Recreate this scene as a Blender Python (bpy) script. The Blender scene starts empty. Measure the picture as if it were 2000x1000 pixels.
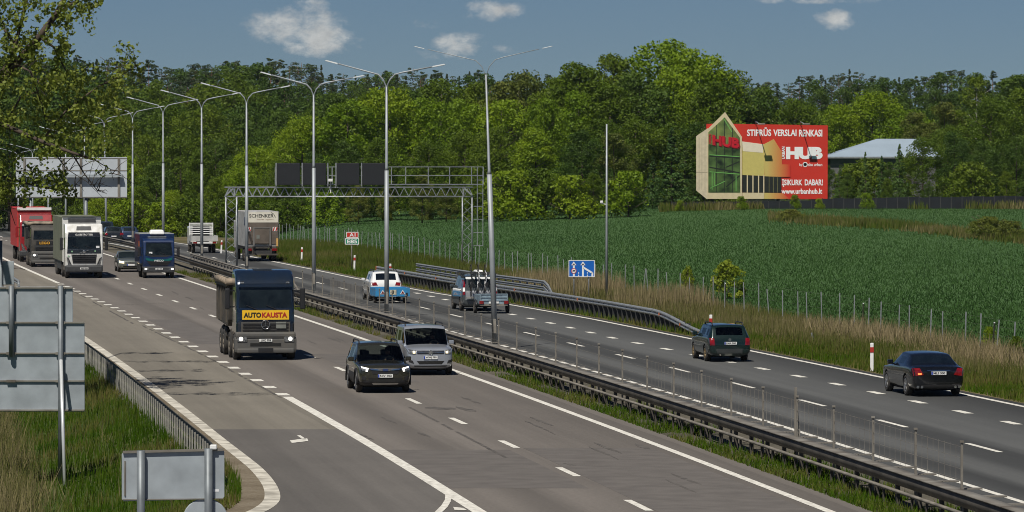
import bpy, bmesh, math, random
import numpy as np
from mathutils import Vector, Matrix
from mathutils.bvhtree import BVHTree
random.seed(7); RNG = np.random.default_rng(7)
S = bpy.context.scene
COL = S.collection
# ------------------------------------------------------------------ camera, sky, sun, exposure
CAM_Z, F_PX, PITCH = 8.4, 9280.0, math.atan(206/9280.0)
cd = bpy.data.cameras.new('camera'); cam = bpy.data.objects.new('camera', cd); COL.objects.link(cam)
cam.location = (0, 0, CAM_Z); cam.rotation_euler = (math.pi/2 - PITCH, 0, 0)
cd.sensor_width = 36; cd.lens = F_PX*36/2000; cd.clip_start = 1; cd.clip_end = 20000
S.camera = cam
SUN_D = Vector((.24, .57, -1)).normalized()
EL = math.asin(-SUN_D.z); ROT = math.atan2(-SUN_D.x, -SUN_D.y)
W = bpy.data.worlds.new('World'); S.world = W; W.use_nodes = True
nt = W.node_tree; nt.nodes.clear()
def NN(t, k, **kw):
    n = t.nodes.new(k)
    for a, b in kw.items():
        if a in n.inputs: n.inputs[a].default_value = b
        else: setattr(n, a, b)
    return n
out = NN(nt, 'ShaderNodeOutputWorld'); bg = NN(nt, 'ShaderNodeBackground', Strength=.05)
sky = NN(nt, 'ShaderNodeTexSky'); sky.sky_type = 'NISHITA'; sky.sun_disc = False
sky.sun_elevation = EL; sky.sun_rotation = ROT % (2*math.pi)
sky.altitude = 0; sky.air_density = .55; sky.dust_density = .05; sky.ozone_density = 4.0
# clouds: soft cumulus placed by world direction (azimuth, elevation), broken up by noise
geo = NN(nt, 'ShaderNodeTexCoord'); sep = NN(nt, 'ShaderNodeSeparateXYZ'); nt.links.new(geo.outputs['Generated'], sep.inputs[0])
def MA(t, op, a, b=None, c=None):
    n = t.nodes.new('ShaderNodeMath'); n.operation = op
    for i, v in enumerate((a, b, c)):
        if v is None: continue
        if isinstance(v, (int, float)): n.inputs[i].default_value = v
        else: t.links.new(v, n.inputs[i])
    return n.outputs[0]
az = MA(nt, 'DIVIDE', sep.outputs['X'], sep.outputs['Y']); el = MA(nt, 'DIVIDE', sep.outputs['Z'], sep.outputs['Y'])
comb = NN(nt, 'ShaderNodeCombineXYZ'); nt.links.new(az, comb.inputs[0]); nt.links.new(MA(nt, 'MULTIPLY', el, 1.5), comb.inputs[1])
n1 = NN(nt, 'ShaderNodeTexNoise', Scale=105., Detail=9., Roughness=.66); nt.links.new(comb.outputs[0], n1.inputs['Vector'])
n2 = NN(nt, 'ShaderNodeTexNoise', Scale=190., Detail=5., Roughness=.6); nt.links.new(comb.outputs[0], n2.inputs['Vector'])
dens = None
for (px, py, rx, ry, k) in ((548, 52, 80, 46, 1.12), (630, 62, 85, 54, 1.12), (612, 12, 45, 34, .8), (575, 90, 55, 22, .8), (690, 78, 34, 24, .6), (960, 22, 80, 26, 1.05), (900, 88, 62, 32, .95),
                            (985, 98, 42, 15, .6), (835, 47, 46, 14, .45), (830, 118, 40, 30, .45), (1632, 38, 52, 28, 1.), (1610, 2, 170, 9, .8), (440, 85, 40, 16, .3), (740, 20, 30, 20, .35)):
    a0, e0 = (px-1000)/F_PX, (294-py)/F_PX
    dx = MA(nt, 'DIVIDE', MA(nt, 'SUBTRACT', az, a0), rx/F_PX); dy = MA(nt, 'DIVIDE', MA(nt, 'SUBTRACT', el, e0), ry/F_PX)
    r2 = MA(nt, 'ADD', MA(nt, 'MULTIPLY', dx, dx), MA(nt, 'MULTIPLY', dy, dy))
    g = MA(nt, 'MULTIPLY', MA(nt, 'SUBTRACT', 1.25, r2), k); g = MA(nt, 'MAXIMUM', g, 0)
    dens = g if dens is None else MA(nt, 'MAXIMUM', dens, g)
dn = MA(nt, 'SUBTRACT', MA(nt, 'ADD', MA(nt, 'MULTIPLY', dens, .9), MA(nt, 'MULTIPLY', n1.outputs[0], 3.3)), 2.06)
dn = MA(nt, 'MULTIPLY', dn, MA(nt, 'MINIMUM', MA(nt, 'MULTIPLY', dens, 3), 1))
mr = NN(nt, 'ShaderNodeMapRange', interpolation_type='SMOOTHSTEP'); mr.inputs[1].default_value = 0; mr.inputs[2].default_value = 1.15; nt.links.new(dn, mr.inputs[0])
cov = MA(nt, 'MULTIPLY', MA(nt, 'MULTIPLY', mr.outputs[0], .8), MA(nt, 'GREATER_THAN', sep.outputs['Y'], 0))
tint = NN(nt, 'ShaderNodeMix', data_type='RGBA', blend_type='MULTIPLY'); tint.inputs[0].default_value = 1
tint.inputs[7].default_value = (.465, .525, .59, 1); nt.links.new(sky.outputs[0], tint.inputs[6])
mx = NN(nt, 'ShaderNodeMix', data_type='RGBA'); nt.links.new(cov, mx.inputs[0]); nt.links.new(tint.outputs[2], mx.inputs[6])
cc = NN(nt, 'ShaderNodeMix', data_type='RGBA'); nt.links.new(n2.outputs[0], cc.inputs[0]); cc.inputs[6].default_value = (3.4, 3.6, 3.8, 1); cc.inputs[7].default_value = (14.5, 14.2, 13.4, 1)
nt.links.new(cc.outputs[2], mx.inputs[7]); nt.links.new(mx.outputs[2], bg.inputs[0]); nt.links.new(bg.outputs[0], out.inputs[0])
sd = bpy.data.lights.new('sun', 'SUN'); sd.energy = 3.8; sd.angle = math.radians(.5); sd.color = (1, .95, .86)
sun = bpy.data.objects.new('sun', sd); COL.objects.link(sun); sun.rotation_euler = SUN_D.to_track_quat('-Z', 'Y').to_euler(); sun.location = (-60, -100, 200)
S.view_settings.view_transform = 'Standard'; S.view_settings.look = 'None'; S.view_settings.gamma = 1; S.view_settings.exposure = .35
S.cycles.filter_width = 1.0; S.cycles.max_bounces = 5; S.cycles.diffuse_bounces = 4; S.cycles.glossy_bounces = 3; S.cycles.transparent_max_bounces = 6
# ------------------------------------------------------------------ helpers
def ray(px, py):
    t = PITCH
    return Vector(((px-1000)/F_PX, math.cos(t)+math.sin(t)*(500-py)/F_PX, -math.sin(t)+math.cos(t)*(500-py)/F_PX))
def G(px, py, z=0.):                       # surveyed ground point: where a sight line meets height z
    d = ray(px, py); k = (z-CAM_Z)/d.z; return Vector((d.x*k, d.y*k, z))
def D(px, py, Y):                          # surveyed point at distance Y
    d = ray(px, py); k = Y/d.y; return Vector((d.x*k, Y, CAM_Z+d.z*k))
def tag(o, label=None, cat=None, group=None, kind=None):
    for k, v in (('label', label), ('category', cat), ('group', group), ('kind', kind)):
        if v: o[k] = v
    return o
def thing(name, label, cat, loc=(0, 0, 0), rz=0., group=None):
    o = bpy.data.objects.new(name, None); COL.objects.link(o); o.location = loc; o.rotation_euler = (0, 0, rz); o.empty_display_size = .3
    return tag(o, label, cat, group)
def link(name, me, parent=None, mats=None):
    o = bpy.data.objects.new(name, me); COL.objects.link(o)
    if parent is not None: o.parent = parent
    if mats is not None:
        for m in (mats if isinstance(mats, (list, tuple)) else [mats]): me.materials.append(m)
    return o
def dup(root, parent=None):
    kids = list(root.children); c = root.copy(); COL.objects.link(c)
    if parent is not None: c.parent = parent
    for k in kids: dup(k, c)
    return c
def smooth(me, on=True):
    me.polygons.foreach_set('use_smooth', [on]*len(me.polygons))
def sstep(t):
    t = max(0., min(1., t)); return t*t*(3-2*t)
def interp(tab, y):
    return float(np.interp(y, [a for a, b in tab], [b for a, b in tab]))
MATS = {}
def mat(name, col, rough=.5, metal=0., var=.12, scale=2.5, bump=0., bscale=40., coat=0., emit=0., spec=.5, dirt=None, alpha=1.):
    if name in MATS: return MATS[name]
    m = bpy.data.materials.new(name); m.use_nodes = True; t = m.node_tree; b = t.nodes['Principled BSDF']
    b.inputs['Roughness'].default_value = rough; b.inputs['Metallic'].default_value = metal; b.inputs['Coat Weight'].default_value = coat
    b.inputs['Coat Roughness'].default_value = .05; b.inputs['Specular IOR Level'].default_value = spec
    co = NN(t, 'ShaderNodeTexCoord'); no = NN(t, 'ShaderNodeTexNoise', Scale=scale, Detail=4.); t.links.new(co.outputs['Object'], no.inputs['Vector'])
    mixn = NN(t, 'ShaderNodeMix', data_type='RGBA'); c2 = dirt or tuple(c*(1-var*1.6) for c in col)
    mixn.inputs[6].default_value = (*[c*(1+var*.5) for c in col], 1); mixn.inputs[7].default_value = (*c2, 1)
    r = NN(t, 'ShaderNodeMapRange'); r.inputs[1].default_value = .35; r.inputs[2].default_value = .7; t.links.new(no.outputs[0], r.inputs[0])
    t.links.new(r.outputs[0], mixn.inputs[0]); t.links.new(mixn.outputs[2], b.inputs['Base Color'])
    if bump:
        nb = NN(t, 'ShaderNodeTexNoise', Scale=bscale, Detail=5.); t.links.new(co.outputs['Object'], nb.inputs['Vector'])
        bp = NN(t, 'ShaderNodeBump', Strength=bump, Distance=.02); t.links.new(nb.outputs[0], bp.inputs['Height']); t.links.new(bp.outputs[0], b.inputs['Normal'])
    if emit:
        t.links.new(mixn.outputs[2], b.inputs['Emission Color']); b.inputs['Emission Strength'].default_value = emit
    MATS[name] = m; return m
class MB:                                   # collects shapes for ONE mesh
    def __init__(s): s.bm = bmesh.new()
    def box(s, c, d, bev=0., rot=None, taper=None):
        v = bmesh.ops.create_cube(s.bm, size=1)['verts']
        for p in v:
            if taper and p.co.z > 0: p.co.x *= taper[0]; p.co.y *= taper[1]
            p.co = Vector((p.co.x*d[0], p.co.y*d[1], p.co.z*d[2]))
        if bev:
            e = list({e for p in v for e in p.link_edges}); r = bmesh.ops.bevel(s.bm, geom=e, offset=bev, segments=2, affect='EDGES', profile=.6)
            v = list({x for f in r['faces'] for x in f.verts} | {x for x in v if x.is_valid})
        M4 = (rot.to_4x4() if rot is not None else Matrix())
        for p in v: p.co = M4 @ p.co + Vector(c)
        return s
    def bx(s, a, b, bev=0.):
        return s.box([(x+y)/2 for x, y in zip(a, b)], [abs(y-x) for x, y in zip(a, b)], bev)
    def tube(s, pts, r, n=8, cap=True):
        pts = [Vector(p) for p in pts]; rs = r if isinstance(r, (list, tuple)) else [r]*len(pts); rings = []
        for i, p in enumerate(pts):
            t = (pts[min(i+1, len(pts)-1)]-pts[max(i-1, 0)]).normalized(); a = Vector((0, 0, 1)) if abs(t.z) < .9 else Vector((0, 1, 0))
            u = t.cross(a).normalized(); w = u.cross(t)
            rings.append([s.bm.verts.new(p+(u*math.cos(k*2*math.pi/n)+w*math.sin(k*2*math.pi/n))*rs[i]) for k in range(n)])
        for a, b in zip(rings, rings[1:]):
            for k in range(n): s.bm.faces.new((a[k], a[(k+1) % n], b[(k+1) % n], b[k])).smooth = True
        if cap: s.bm.faces.new(rings[0]); s.bm.faces.new(rings[-1][::-1])
        return s
    def bar(s, a, b, w, h=None):
        a, b = Vector(a), Vector(b); d = b-a; rot = d.to_track_quat('X', 'Z').to_matrix()
        return s.box((a+b)/2, (d.length, w, h or w), 0, rot)
    def lathe(s, prof, c, axis='y', n=24):   # prof: (radius, along)
        rings = []
        for r, h in prof:
            ring = []
            for k in range(n):
                a = 2*math.pi*k/n; x, y = r*math.cos(a), r*math.sin(a)
                q = {'y': (x, h, y), 'x': (h, x, y), 'z': (x, y, h)}[axis]
                ring.append(s.bm.verts.new(Vector(q)+Vector(c)))
            rings.append(ring)
        for a, b in zip(rings, rings[1:]):
            for k in range(n): s.bm.faces.new((a[k], a[(k+1) % n], b[(k+1) % n], b[k])).smooth = True
        s.bm.faces.new(rings[0][::-1]); s.bm.faces.new(rings[-1]); return s
    def prism(s, poly, axis, a, b, bev=0., seg=2):    # poly in the other two axes, extruded a..b along axis
        def P(u, v, h): return {'y': (u, h, v), 'x': (h, u, v), 'z': (u, v, h)}[axis]
        lo = [s.bm.verts.new(P(u, v, a)) for u, v in poly]; hi = [s.bm.verts.new(P(u, v, b)) for u, v in poly]; n = len(poly); fs = [s.bm.faces.new(lo[::-1]), s.bm.faces.new(hi)]
        for k in range(n): fs.append(s.bm.faces.new((lo[k], lo[(k+1) % n], hi[(k+1) % n], hi[k])))
        bmesh.ops.recalc_face_normals(s.bm, faces=fs)
        if bev: bmesh.ops.bevel(s.bm, geom=list({e for f in fs for e in f.edges}), offset=bev, segments=seg, affect='EDGES', profile=.6)
        return s
    def poly(s, pts):
        s.bm.faces.new([s.bm.verts.new(p) for p in pts]); return s
    def mesh(s, name):
        bmesh.ops.recalc_face_normals(s.bm, faces=s.bm.faces[:]); me = bpy.data.meshes.new(name); s.bm.to_mesh(me); s.bm.free(); return me
    def build(s, name, m, parent=None):
        return link(name, s.mesh(name), parent, m)
def np_mesh(name, V, Fc, m, parent=None, attr=None, sm=False):   # quads or tris, equal size
    V = np.asarray(V, np.float32); Fc = np.asarray(Fc, np.int32); k = Fc.shape[1]
    me = bpy.data.meshes.new(name); me.vertices.add(len(V)); me.vertices.foreach_set('co', V.ravel())
    me.loops.add(Fc.size); me.loops.foreach_set('vertex_index', Fc.ravel()); me.polygons.add(len(Fc))
    me.polygons.foreach_set('loop_start', np.arange(0, Fc.size, k, dtype=np.int32)); me.polygons.foreach_set('loop_total', np.full(len(Fc), k, np.int32))
    if sm: smooth(me)
    if attr is not None:
        a = me.attributes.new('tint', 'FLOAT', 'FACE'); a.data.foreach_set('value', np.asarray(attr, np.float32))
    me.update(calc_edges=True); return link(name, me, parent, m)
def text(name, s, m, parent, org, right, up, w, h, bold=.0, depth=.006):   # org: lower left corner
    cu = bpy.data.curves.new(name, 'FONT'); cu.body = s; cu.size = 1; cu.offset = bold; cu.resolution_u = 3; cu.extrude = .01
    o = bpy.data.objects.new('tmp', cu); COL.objects.link(o); bpy.context.view_layer.update()
    me = bpy.data.meshes.new_from_object(o.evaluated_get(bpy.context.evaluated_depsgraph_get())); bpy.data.objects.remove(o)
    n = len(me.vertices); co = np.empty(n*3, np.float32); me.vertices.foreach_get('co', co); co = co.reshape(-1, 3)
    lo, hi = co.min(0), co.max(0); R, U = Vector(right).normalized(), Vector(up).normalized(); N = R.cross(U)
    a = (co[:, 0]-lo[0])/(hi[0]-lo[0])*w; b = (co[:, 1]-lo[1])/(hi[1]-lo[1])*h; c = (co[:, 2]-lo[2])/(hi[2]-lo[2])*depth
    q = np.array(org, np.float32)+np.outer(a, R)+np.outer(b, U)+np.outer(c, N)
    me.vertices.foreach_set('co', q.astype(np.float32).ravel()); me.name = name; me.update(); me.materials.clear()
    return link(name, me, parent, m)
# ------------------------------------------------------------------ alignment of the motorway (metres; offsets from the left carriageway's inner edge line)
_sl = [(40, -.112), (110, -.127), (150, -.137), (200, -.146), (250, -.151), (300, -.153), (400, -.150), (1400, -.150)]
_ys = np.arange(40, 1401, 1.); _s = np.interp(_ys, *zip(*_sl)); _X = np.concatenate([[0], np.cumsum((_s[1:]+_s[:-1])/2)]); _X += 7.38-np.interp(110.4, _ys, _X)
def C(y): return float(np.interp(y, _ys, _X))
def slope(y): return float(np.interp(y, _ys, _s))
def zr(y):
    t = max(0., y-360.); return -4.55e-5*t*t if t < 300 else -4.1
R_EDGE = [(40, 17), (110, 16), (156, 15.4), (198, 14.8), (238, 14.3), (259, 13.55), (280, 12.3), (311, 11.5), (335, 11.3), (360, 10.9), (1400, 10.9)]
R_AUX = [(40, 13.0), (146, 12.75), (170, 12.4), (211, 11.3), (228, 11.4), (263, 11.25), (320, 11.2)]
R_DASH = [(40, 9.2), (146, 9.0), (170, 8.85), (218, 8.35), (242, 8.2), (360, 7.6), (1400, 7.6)]
R_LEFT = [(40, 5.1), (127, 5.2), (147, 5.35), (250, 5.0), (360, 4.4), (1400, 4.4)]
L_LEFT = [(40, -8.2), (134, -8.15), (250, -8.3), (350, -9.0), (1400, -9.0)]
L_MID = [(40, -4.3), (112, -4.15), (158, -4.2), (1400, -4.3)]
L_BAND = [(86, -34), (92, -27), (98, -20.5), (104, -15.6), (108, -13.9), (111, -13.0), (116, -12.45), (124, -12.2), (138, -12.3), (212, -12.4), (260, -12.6), (300, -12.9), (400, -13.4), (1400, -13.4)]
_lb = np.array([np.interp(y, *zip(*L_BAND)) for y in np.arange(80, 420, .5)]); _k = np.ones(15)/15; _lb = np.convolve(np.pad(_lb, 7, mode='edge'), _k, 'valid'); L_BAND = list(zip(np.arange(80, 420, .5), _lb))+[(1400, -13.4)]
def P(off, y, z=0.): return Vector((C(y)+off, y, zr(y)+z))
def bank(off, y):
    d = interp(L_BAND, y)-.9-off
    return -min(1.15, .24*max(0, d))+ (.5*sstep((d-12)/14) if d > 12 else 0)
def field_z(u, y):
    return -zr(y)*sstep(u/18)*(1-sstep((y-640)/200)) + 1.5*sstep((u-15)/55)*sstep((y-240)/280) + .35*math.sin(u*.06+1)*sstep((y-260)/100)*sstep(u/30)*sstep((560-y)/60) + 15*sstep((y-640)/430)
def strip(name, o0, o1, y0, y1, dy, m, zf=lambda o, y: 0., n=2, kind='structure', ys=None):
    ys = ys if ys is not None else np.arange(y0, y1+dy*.5, dy); V, uv, Fc = [], [], []
    for y in ys:
        a = o0(y) if callable(o0) else o0; b = o1(y) if callable(o1) else o1
        for k in range(n):
            o = a+(b-a)*k/(n-1); V.append((C(y)+o, y, zr(y)+zf(o, y))); uv.append((o, y))
    for j in range(len(ys)-1):
        for k in range(n-1):
            i = j*n+k; Fc.append((i, i+1, i+n+1, i+n))
    ob = np_mesh(name, V, Fc, m, sm=True); l = ob.data.uv_layers.new(name='uv'); f = np.asarray(uv, np.float32)[np.asarray(Fc).ravel()]
    l.data.foreach_set('uv', f.ravel()); return tag(ob, kind=kind)
def asphalt(name, col, bands, umin, umax, patch=.12, warm=(1, 1, 1)):
    m = bpy.data.materials.new(name); m.use_nodes = True; t = m.node_tree; b = t.nodes['Principled BSDF']; b.inputs['Roughness'].default_value = .82; b.inputs['Specular IOR Level'].default_value = .35
    uv = NN(t, 'ShaderNodeUVMap'); sp = NN(t, 'ShaderNodeSeparateXYZ'); t.links.new(uv.outputs[0], sp.inputs[0])
    mp = NN(t, 'ShaderNodeMapping'); mp.inputs['Scale'].default_value = (1.3, .022, 1); t.links.new(uv.outputs[0], mp.inputs[0])
    st = NN(t, 'ShaderNodeTexNoise', Scale=1., Detail=5., Roughness=.6); t.links.new(mp.outputs[0], st.inputs['Vector'])
    wob = MA(t, 'MULTIPLY', MA(t, 'SUBTRACT', st.outputs[0], .5), .9)
    mr = NN(t, 'ShaderNodeMapRange'); mr.inputs[1].default_value = umin; mr.inputs[2].default_value = umax; t.links.new(MA(t, 'ADD', sp.outputs[0], wob), mr.inputs[0])
    cr = NN(t, 'ShaderNodeValToRGB'); cr.color_ramp.interpolation = 'EASE'; t.links.new(mr.outputs[0], cr.inputs[0]); e = cr.color_ramp.elements
    for i, (u, k) in enumerate(bands):
        q = e[i] if i < 2 else e.new(.5); q.position = (u-umin)/(umax-umin); q.color = (k*.5, k*.5, k*.5, 1)
    big = NN(t, 'ShaderNodeTexNoise', Scale=.16, Detail=6., Roughness=.65); t.links.new(uv.outputs[0], big.inputs['Vector'])
    fine = NN(t, 'ShaderNodeTexNoise', Scale=9., Detail=3., Roughness=.8); t.links.new(uv.outputs[0], fine.inputs['Vector'])
    k = MA(t, 'ADD', .66, MA(t, 'MULTIPLY', st.outputs[0], .58)); k = MA(t, 'MULTIPLY', k, MA(t, 'ADD', 1-patch, MA(t, 'MULTIPLY', big.outputs[0], 2*patch)))
    k = MA(t, 'MULTIPLY', k, MA(t, 'ADD', .64, MA(t, 'MULTIPLY', fine.outputs[0], .72))); k = MA(t, 'MULTIPLY', MA(t, 'MULTIPLY', cr.outputs[0], 2.), k)
    mx = NN(t, 'ShaderNodeMix', data_type='RGBA', blend_type='MULTIPLY'); mx.inputs[0].default_value = 1; mx.inputs[6].default_value = (*col, 1); t.links.new(k, mx.inputs[7])
    t.links.new(mx.outputs[2], b.inputs['Base Color'])
    bp = NN(t, 'ShaderNodeBump', Strength=.35, Distance=.01); t.links.new(fine.outputs[0], bp.inputs['Height']); t.links.new(bp.outputs[0], b.inputs['Normal']); return m
def ground(name, cols, scales=(.05, 1.2), rough=.9, bump=.5, fine=8.):
    m = bpy.data.materials.new(name); m.use_nodes = True; t = m.node_tree; b = t.nodes['Principled BSDF']; b.inputs['Roughness'].default_value = rough; b.inputs['Specular IOR Level'].default_value = .15
    g = NN(t, 'ShaderNodeNewGeometry'); a = NN(t, 'ShaderNodeTexNoise', Scale=scales[0], Detail=5.); c = NN(t, 'ShaderNodeTexNoise', Scale=scales[1], Detail=6., Roughness=.7)
    for q in (a, c): t.links.new(g.outputs['Position'], q.inputs['Vector'])
    f = NN(t, 'ShaderNodeTexNoise', Scale=fine, Detail=3., Roughness=.8); t.links.new(g.outputs['Position'], f.inputs['Vector'])
    k = MA(t, 'ADD', MA(t, 'MULTIPLY', a.outputs[0], .5), MA(t, 'ADD', MA(t, 'MULTIPLY', c.outputs[0], .3), MA(t, 'MULTIPLY', f.outputs[0], .2)))
    cr = NN(t, 'ShaderNodeValToRGB'); e = cr.color_ramp.elements; n = len(cols); t.links.new(k, cr.inputs[0])
    for i, q in enumerate(cols):
        x = e[i] if i < 2 else e.new(.5); x.position = .36+.28*i/(n-1); x.color = (*q, 1)
    t.links.new(cr.outputs[0], b.inputs['Base Color']); bp = NN(t, 'ShaderNodeBump', Strength=bump, Distance=.1); t.links.new(f.outputs[0], bp.inputs['Height']); t.links.new(bp.outputs[0], b.inputs['Normal']); return m
# ------------------------------------------------------------------ the ground and the roads
g_grass = ground('grass_ground', [(.035, .055, .014), (.055, .085, .018), (.10, .095, .045)])
g_dry = ground('dry_verge_ground', [(.06, .06, .022), (.12, .10, .05), (.17, .14, .08)])
g_field = ground('wheat_field_ground', [(.036, .080, .022), (.048, .098, .030), (.060, .114, .038)], (.02, .5), fine=5.)
g_forest = ground('forest_floor', [(.02, .03, .01), (.03, .045, .015), (.05, .05, .025)])
g_gravel = ground('median_gravel', [(.05, .05, .035), (.10, .09, .07), (.16, .14, .11)], (.3, 3.))
far = np.concatenate([np.arange(40, 460, 6.), np.arange(460, 1401, 20.)])
strip('grass_bank', -260, lambda y: interp(L_BAND, y)-.35, 0, 0, 0, g_grass, lambda o, y: bank(o, y)-.03 + (12*sstep((y-470)/500)*sstep((-o-18)/60) if y > 470 else 0), 60, ys=np.concatenate([np.arange(82, 460, 3.), np.arange(460, 1401, 20.)]))
strip('gravel_shoulder', lambda y: interp(L_BAND, y)-1.15, lambda y: interp(L_BAND, y)-.1, 0, 0, 0, ground('dusty_shoulder', [(.10, .08, .055), (.17, .14, .10), (.25, .22, .17)], (.3, 2.)), lambda o, y: .007-.05*max(0, interp(L_BAND, y)-.8-o), 4, ys=np.arange(84, 330, 1.))
strip('median_strip', .9, lambda y: interp(R_LEFT, y)-.4, 0, 0, 0, g_gravel, lambda o, y: -.02, 6, ys=far)
strip('verge', lambda y: interp(R_EDGE, y)+.35, 23.4, 0, 0, 0, g_dry, lambda o, y: -.03+.10*sstep((o-16)/4)-.1*sstep((o-20)/4), 10, ys=far)
strip('wheat_field', 23.4, 330, 0, 0, 0, g_field, lambda o, y: field_z(o-23.4, y)-.03, 90, ys=np.concatenate([np.arange(40, 500, 6.), np.arange(500, 640, 8.)]))
strip('forest_ground', 11.5, 420, 0, 0, 0, g_forest, lambda o, y: (field_z(max(0, o-23.4), y)-.04)*sstep((o-11.5)/12), 60, ys=np.arange(632, 1401, 16.))
strip('far_ground', -700, 900, 0, 0, 0, g_forest, lambda o, y: -8., 2, ys=np.array([40, 700, 1400.]))
a_left = asphalt('left_asphalt', (.156, .139, .124), [(-8.6, .92), (-7.4, 1.04), (-6.3, .74), (-5.2, 1.08), (-4.2, .92), (-3.2, 1.08), (-2.1, .76), (-1.0, 1.08), (-.1, .9), (.6, .76)], -9, 1.5, .14)
a_conc = asphalt('pale_slip_asphalt', (.190, .172, .142), [(-13, 1.0), (-11.6, .9), (-10.6, .98), (-9.6, .86), (-8.6, 1.02)], -13.5, -8, .18)
a_dark = asphalt('exit_asphalt', (.137, .126, .115), [(-16, .9), (-12, .8), (-10.6, .62), (-9.4, .9), (-8.2, .96)], -16, -8, .2)
a_right = asphalt('right_asphalt', (.053, .054, .053), [(5, 1.3), (6.1, .85), (7.1, 1.9), (8.2, .9), (9.2, .85), (10.1, 1.8), (11.0, .75), (11.9, 1.65), (12.8, .78), (14.2, .62), (16, .6)], 4.6, 16.5, .14)
strip('left_carriageway', lambda y: interp(L_LEFT, y)-(.1 if y < 330 else 4.2*sstep((y-330)/40)), 1.0, 0, 0, 0, a_left, lambda o, y: .004, 12, ys=far)
strip('slip_lane', lambda y: interp(L_BAND, y)-.4, lambda y: interp(L_LEFT, y)-.1, 0, 0, 0, a_conc, lambda o, y: .004, 8, ys=np.arange(143, 341, 3.))
strip('exit_road', lambda y: interp(L_BAND, y)-.5, lambda y: interp(L_LEFT, y)-.1, 0, 0, 0, a_dark, lambda o, y: .004, 16, ys=np.arange(83, 144, 2.))
strip('right_carriageway', lambda y: interp(R_LEFT, y)-.5, lambda y: interp(R_EDGE, y)+.5, 0, 0, 0, a_right, lambda o, y: .004, 12, ys=far)
paint = mat('road_paint', (.70, .68, .62), .75, var=.25, scale=6., dirt=(.42, .40, .36))
paint_worn = mat('worn_road_paint', (.55, .52, .45), .8, var=.3, scale=1.6, dirt=(.27, .25, .21))
def line(name, tab, w, segs, m=None, z=.010, dx=0.):
    V, Fc = [], []
    for a, b in segs:
        n = max(2, int((b-a)/(4 if tab is not L_BAND else .7))+1); base = len(V)
        for i in range(n):
            y = a+(b-a)*i/(n-1); o = interp(tab, y)+dx
            ww = w(y) if callable(w) else w
            V += [(C(y)+o-ww/2, y, zr(y)+z), (C(y)+o+ww/2, y, zr(y)+z)]
        Fc += [(base+2*i, base+2*i+1, base+2*i+3, base+2*i+2) for i in range(n-1)]
    return tag(np_mesh(name, V, Fc, m or paint), kind='structure')
Z0 = [(0, 0), (1400, 0)]
line('edge_line', Z0, .24, [(60, 900)]); line('edge_line', R_EDGE, .22, [(60, 900)]); line('edge_line', R_LEFT, .2, [(60, 900)])
line('lane_dashes', L_MID, .2, [(y, y+3.4) for y in np.arange(110.6-11.7*3, 520, 11.7)]); line('lane_dashes', R_DASH, .18, [(y-2, y+2) for y in np.arange(146-11.9*4, 560, 11.9)])
line('short_dashes', R_AUX, .3, [(y-.9, y+.9) for y in np.arange(146-12*4, 300, 6.05)])
line('slip_dashes', L_LEFT, .42, [(y-.75, y+.75) for y in np.arange(163.5, 300, 5.0)])
line('slip_line', L_LEFT, .34, [(60, 161.8)]); line('slip_line', L_LEFT, .28, [(301, 420)])
# pale concrete edge band that follows the slip road round the loop
line('edge_band', L_BAND, lambda y: .36+.08*sstep((120-y)/14), [(88, 116), (116, 330)], paint_worn, .012)
m = MB()
for pts in (((846, 1003), (862, 987), (874, 990), (860, 1003)), ((862, 987), (869, 976), (880, 980), (874, 990)), ((869, 976), (870, 962), (882, 972), (880, 980)), ((566, 860), (600, 856), (602, 861), (570, 865)), ((580, 850), (587, 850), (598, 858), (591, 858)), ((885, 990), (905, 992), (912, 996), (888, 996))):
    m.poly([G(x, y, .014) for x, y in pts])
tag(m.build('gore_marking', paint), kind='structure')
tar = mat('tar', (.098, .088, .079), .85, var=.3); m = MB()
for x, y, dx, dy, w in ((1035, 815, 46, 17, 5), (1025, 822, 60, 26, 4), (1160, 865, 55, 20, 6), (1150, 873, 58, 24, 5), (1310, 925, 60, 22, 6), (1300, 937, 60, 25, 5), (985, 728, 30, 12, 4), (900, 775, 40, 14, 4), (1240, 868, 30, 8, 8), (830, 796, 60, 2, 7), (890, 795, 40, 8, 7), (640, 660, 26, 8, 4),
                        (600, 665, 18, 7, 3), (930, 700, 26, 8, 4), (362, 580, 16, 6, 3), (335, 570, 14, 4, 3), (390, 600, 10, 5, 2), (700, 846, 30, 14, 4), (815, 845, 26, 9, 5), (745, 815, 30, 12, 4), (1100, 905, 26, 4, 3), (490, 690, 30, 10, 3), (655, 660, 24, 9, 3)):
    n = 7; top = []; bot = []
    for i in range(n):
        f = i/(n-1); e = .35+.65*math.sin(math.pi*(f*.9+.05)); jj = random.uniform(-1, 1)
        top.append(G(x+dx*f, y+dy*f-w*.34*e+jj, .0085)); bot.append(G(x+dx*f, y+dy*f+w*.34*e+jj, .0085))
    for i in range(n-1): m.poly([top[i], top[i+1], bot[i+1], bot[i]])
tag(m.build('tar_repairs', tar), kind='structure')
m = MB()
for a, b in (((430, 712), (548, 776)), ((120, 556), (260, 632)), ((278, 636), (425, 707)), ((800, 795), (1010, 905)), ((146, 597.5), (240, 595)), ((240, 595), (326, 592)), ((700, 548), (900, 556)), ((1085, 639), (1160, 640))):  # road joints, plus one thin dark line running across the slip lane
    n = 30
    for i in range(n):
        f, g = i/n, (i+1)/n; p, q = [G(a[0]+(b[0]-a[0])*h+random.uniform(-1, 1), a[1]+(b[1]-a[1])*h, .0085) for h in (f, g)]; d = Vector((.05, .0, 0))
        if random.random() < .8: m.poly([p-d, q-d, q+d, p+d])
tag(m.build('joints_and_dark_line', tar), kind='structure')
patch_m = mat('old_patch', (.118, .106, .097), .85, var=.12, scale=1.2, bump=.3)
m = MB()
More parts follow.
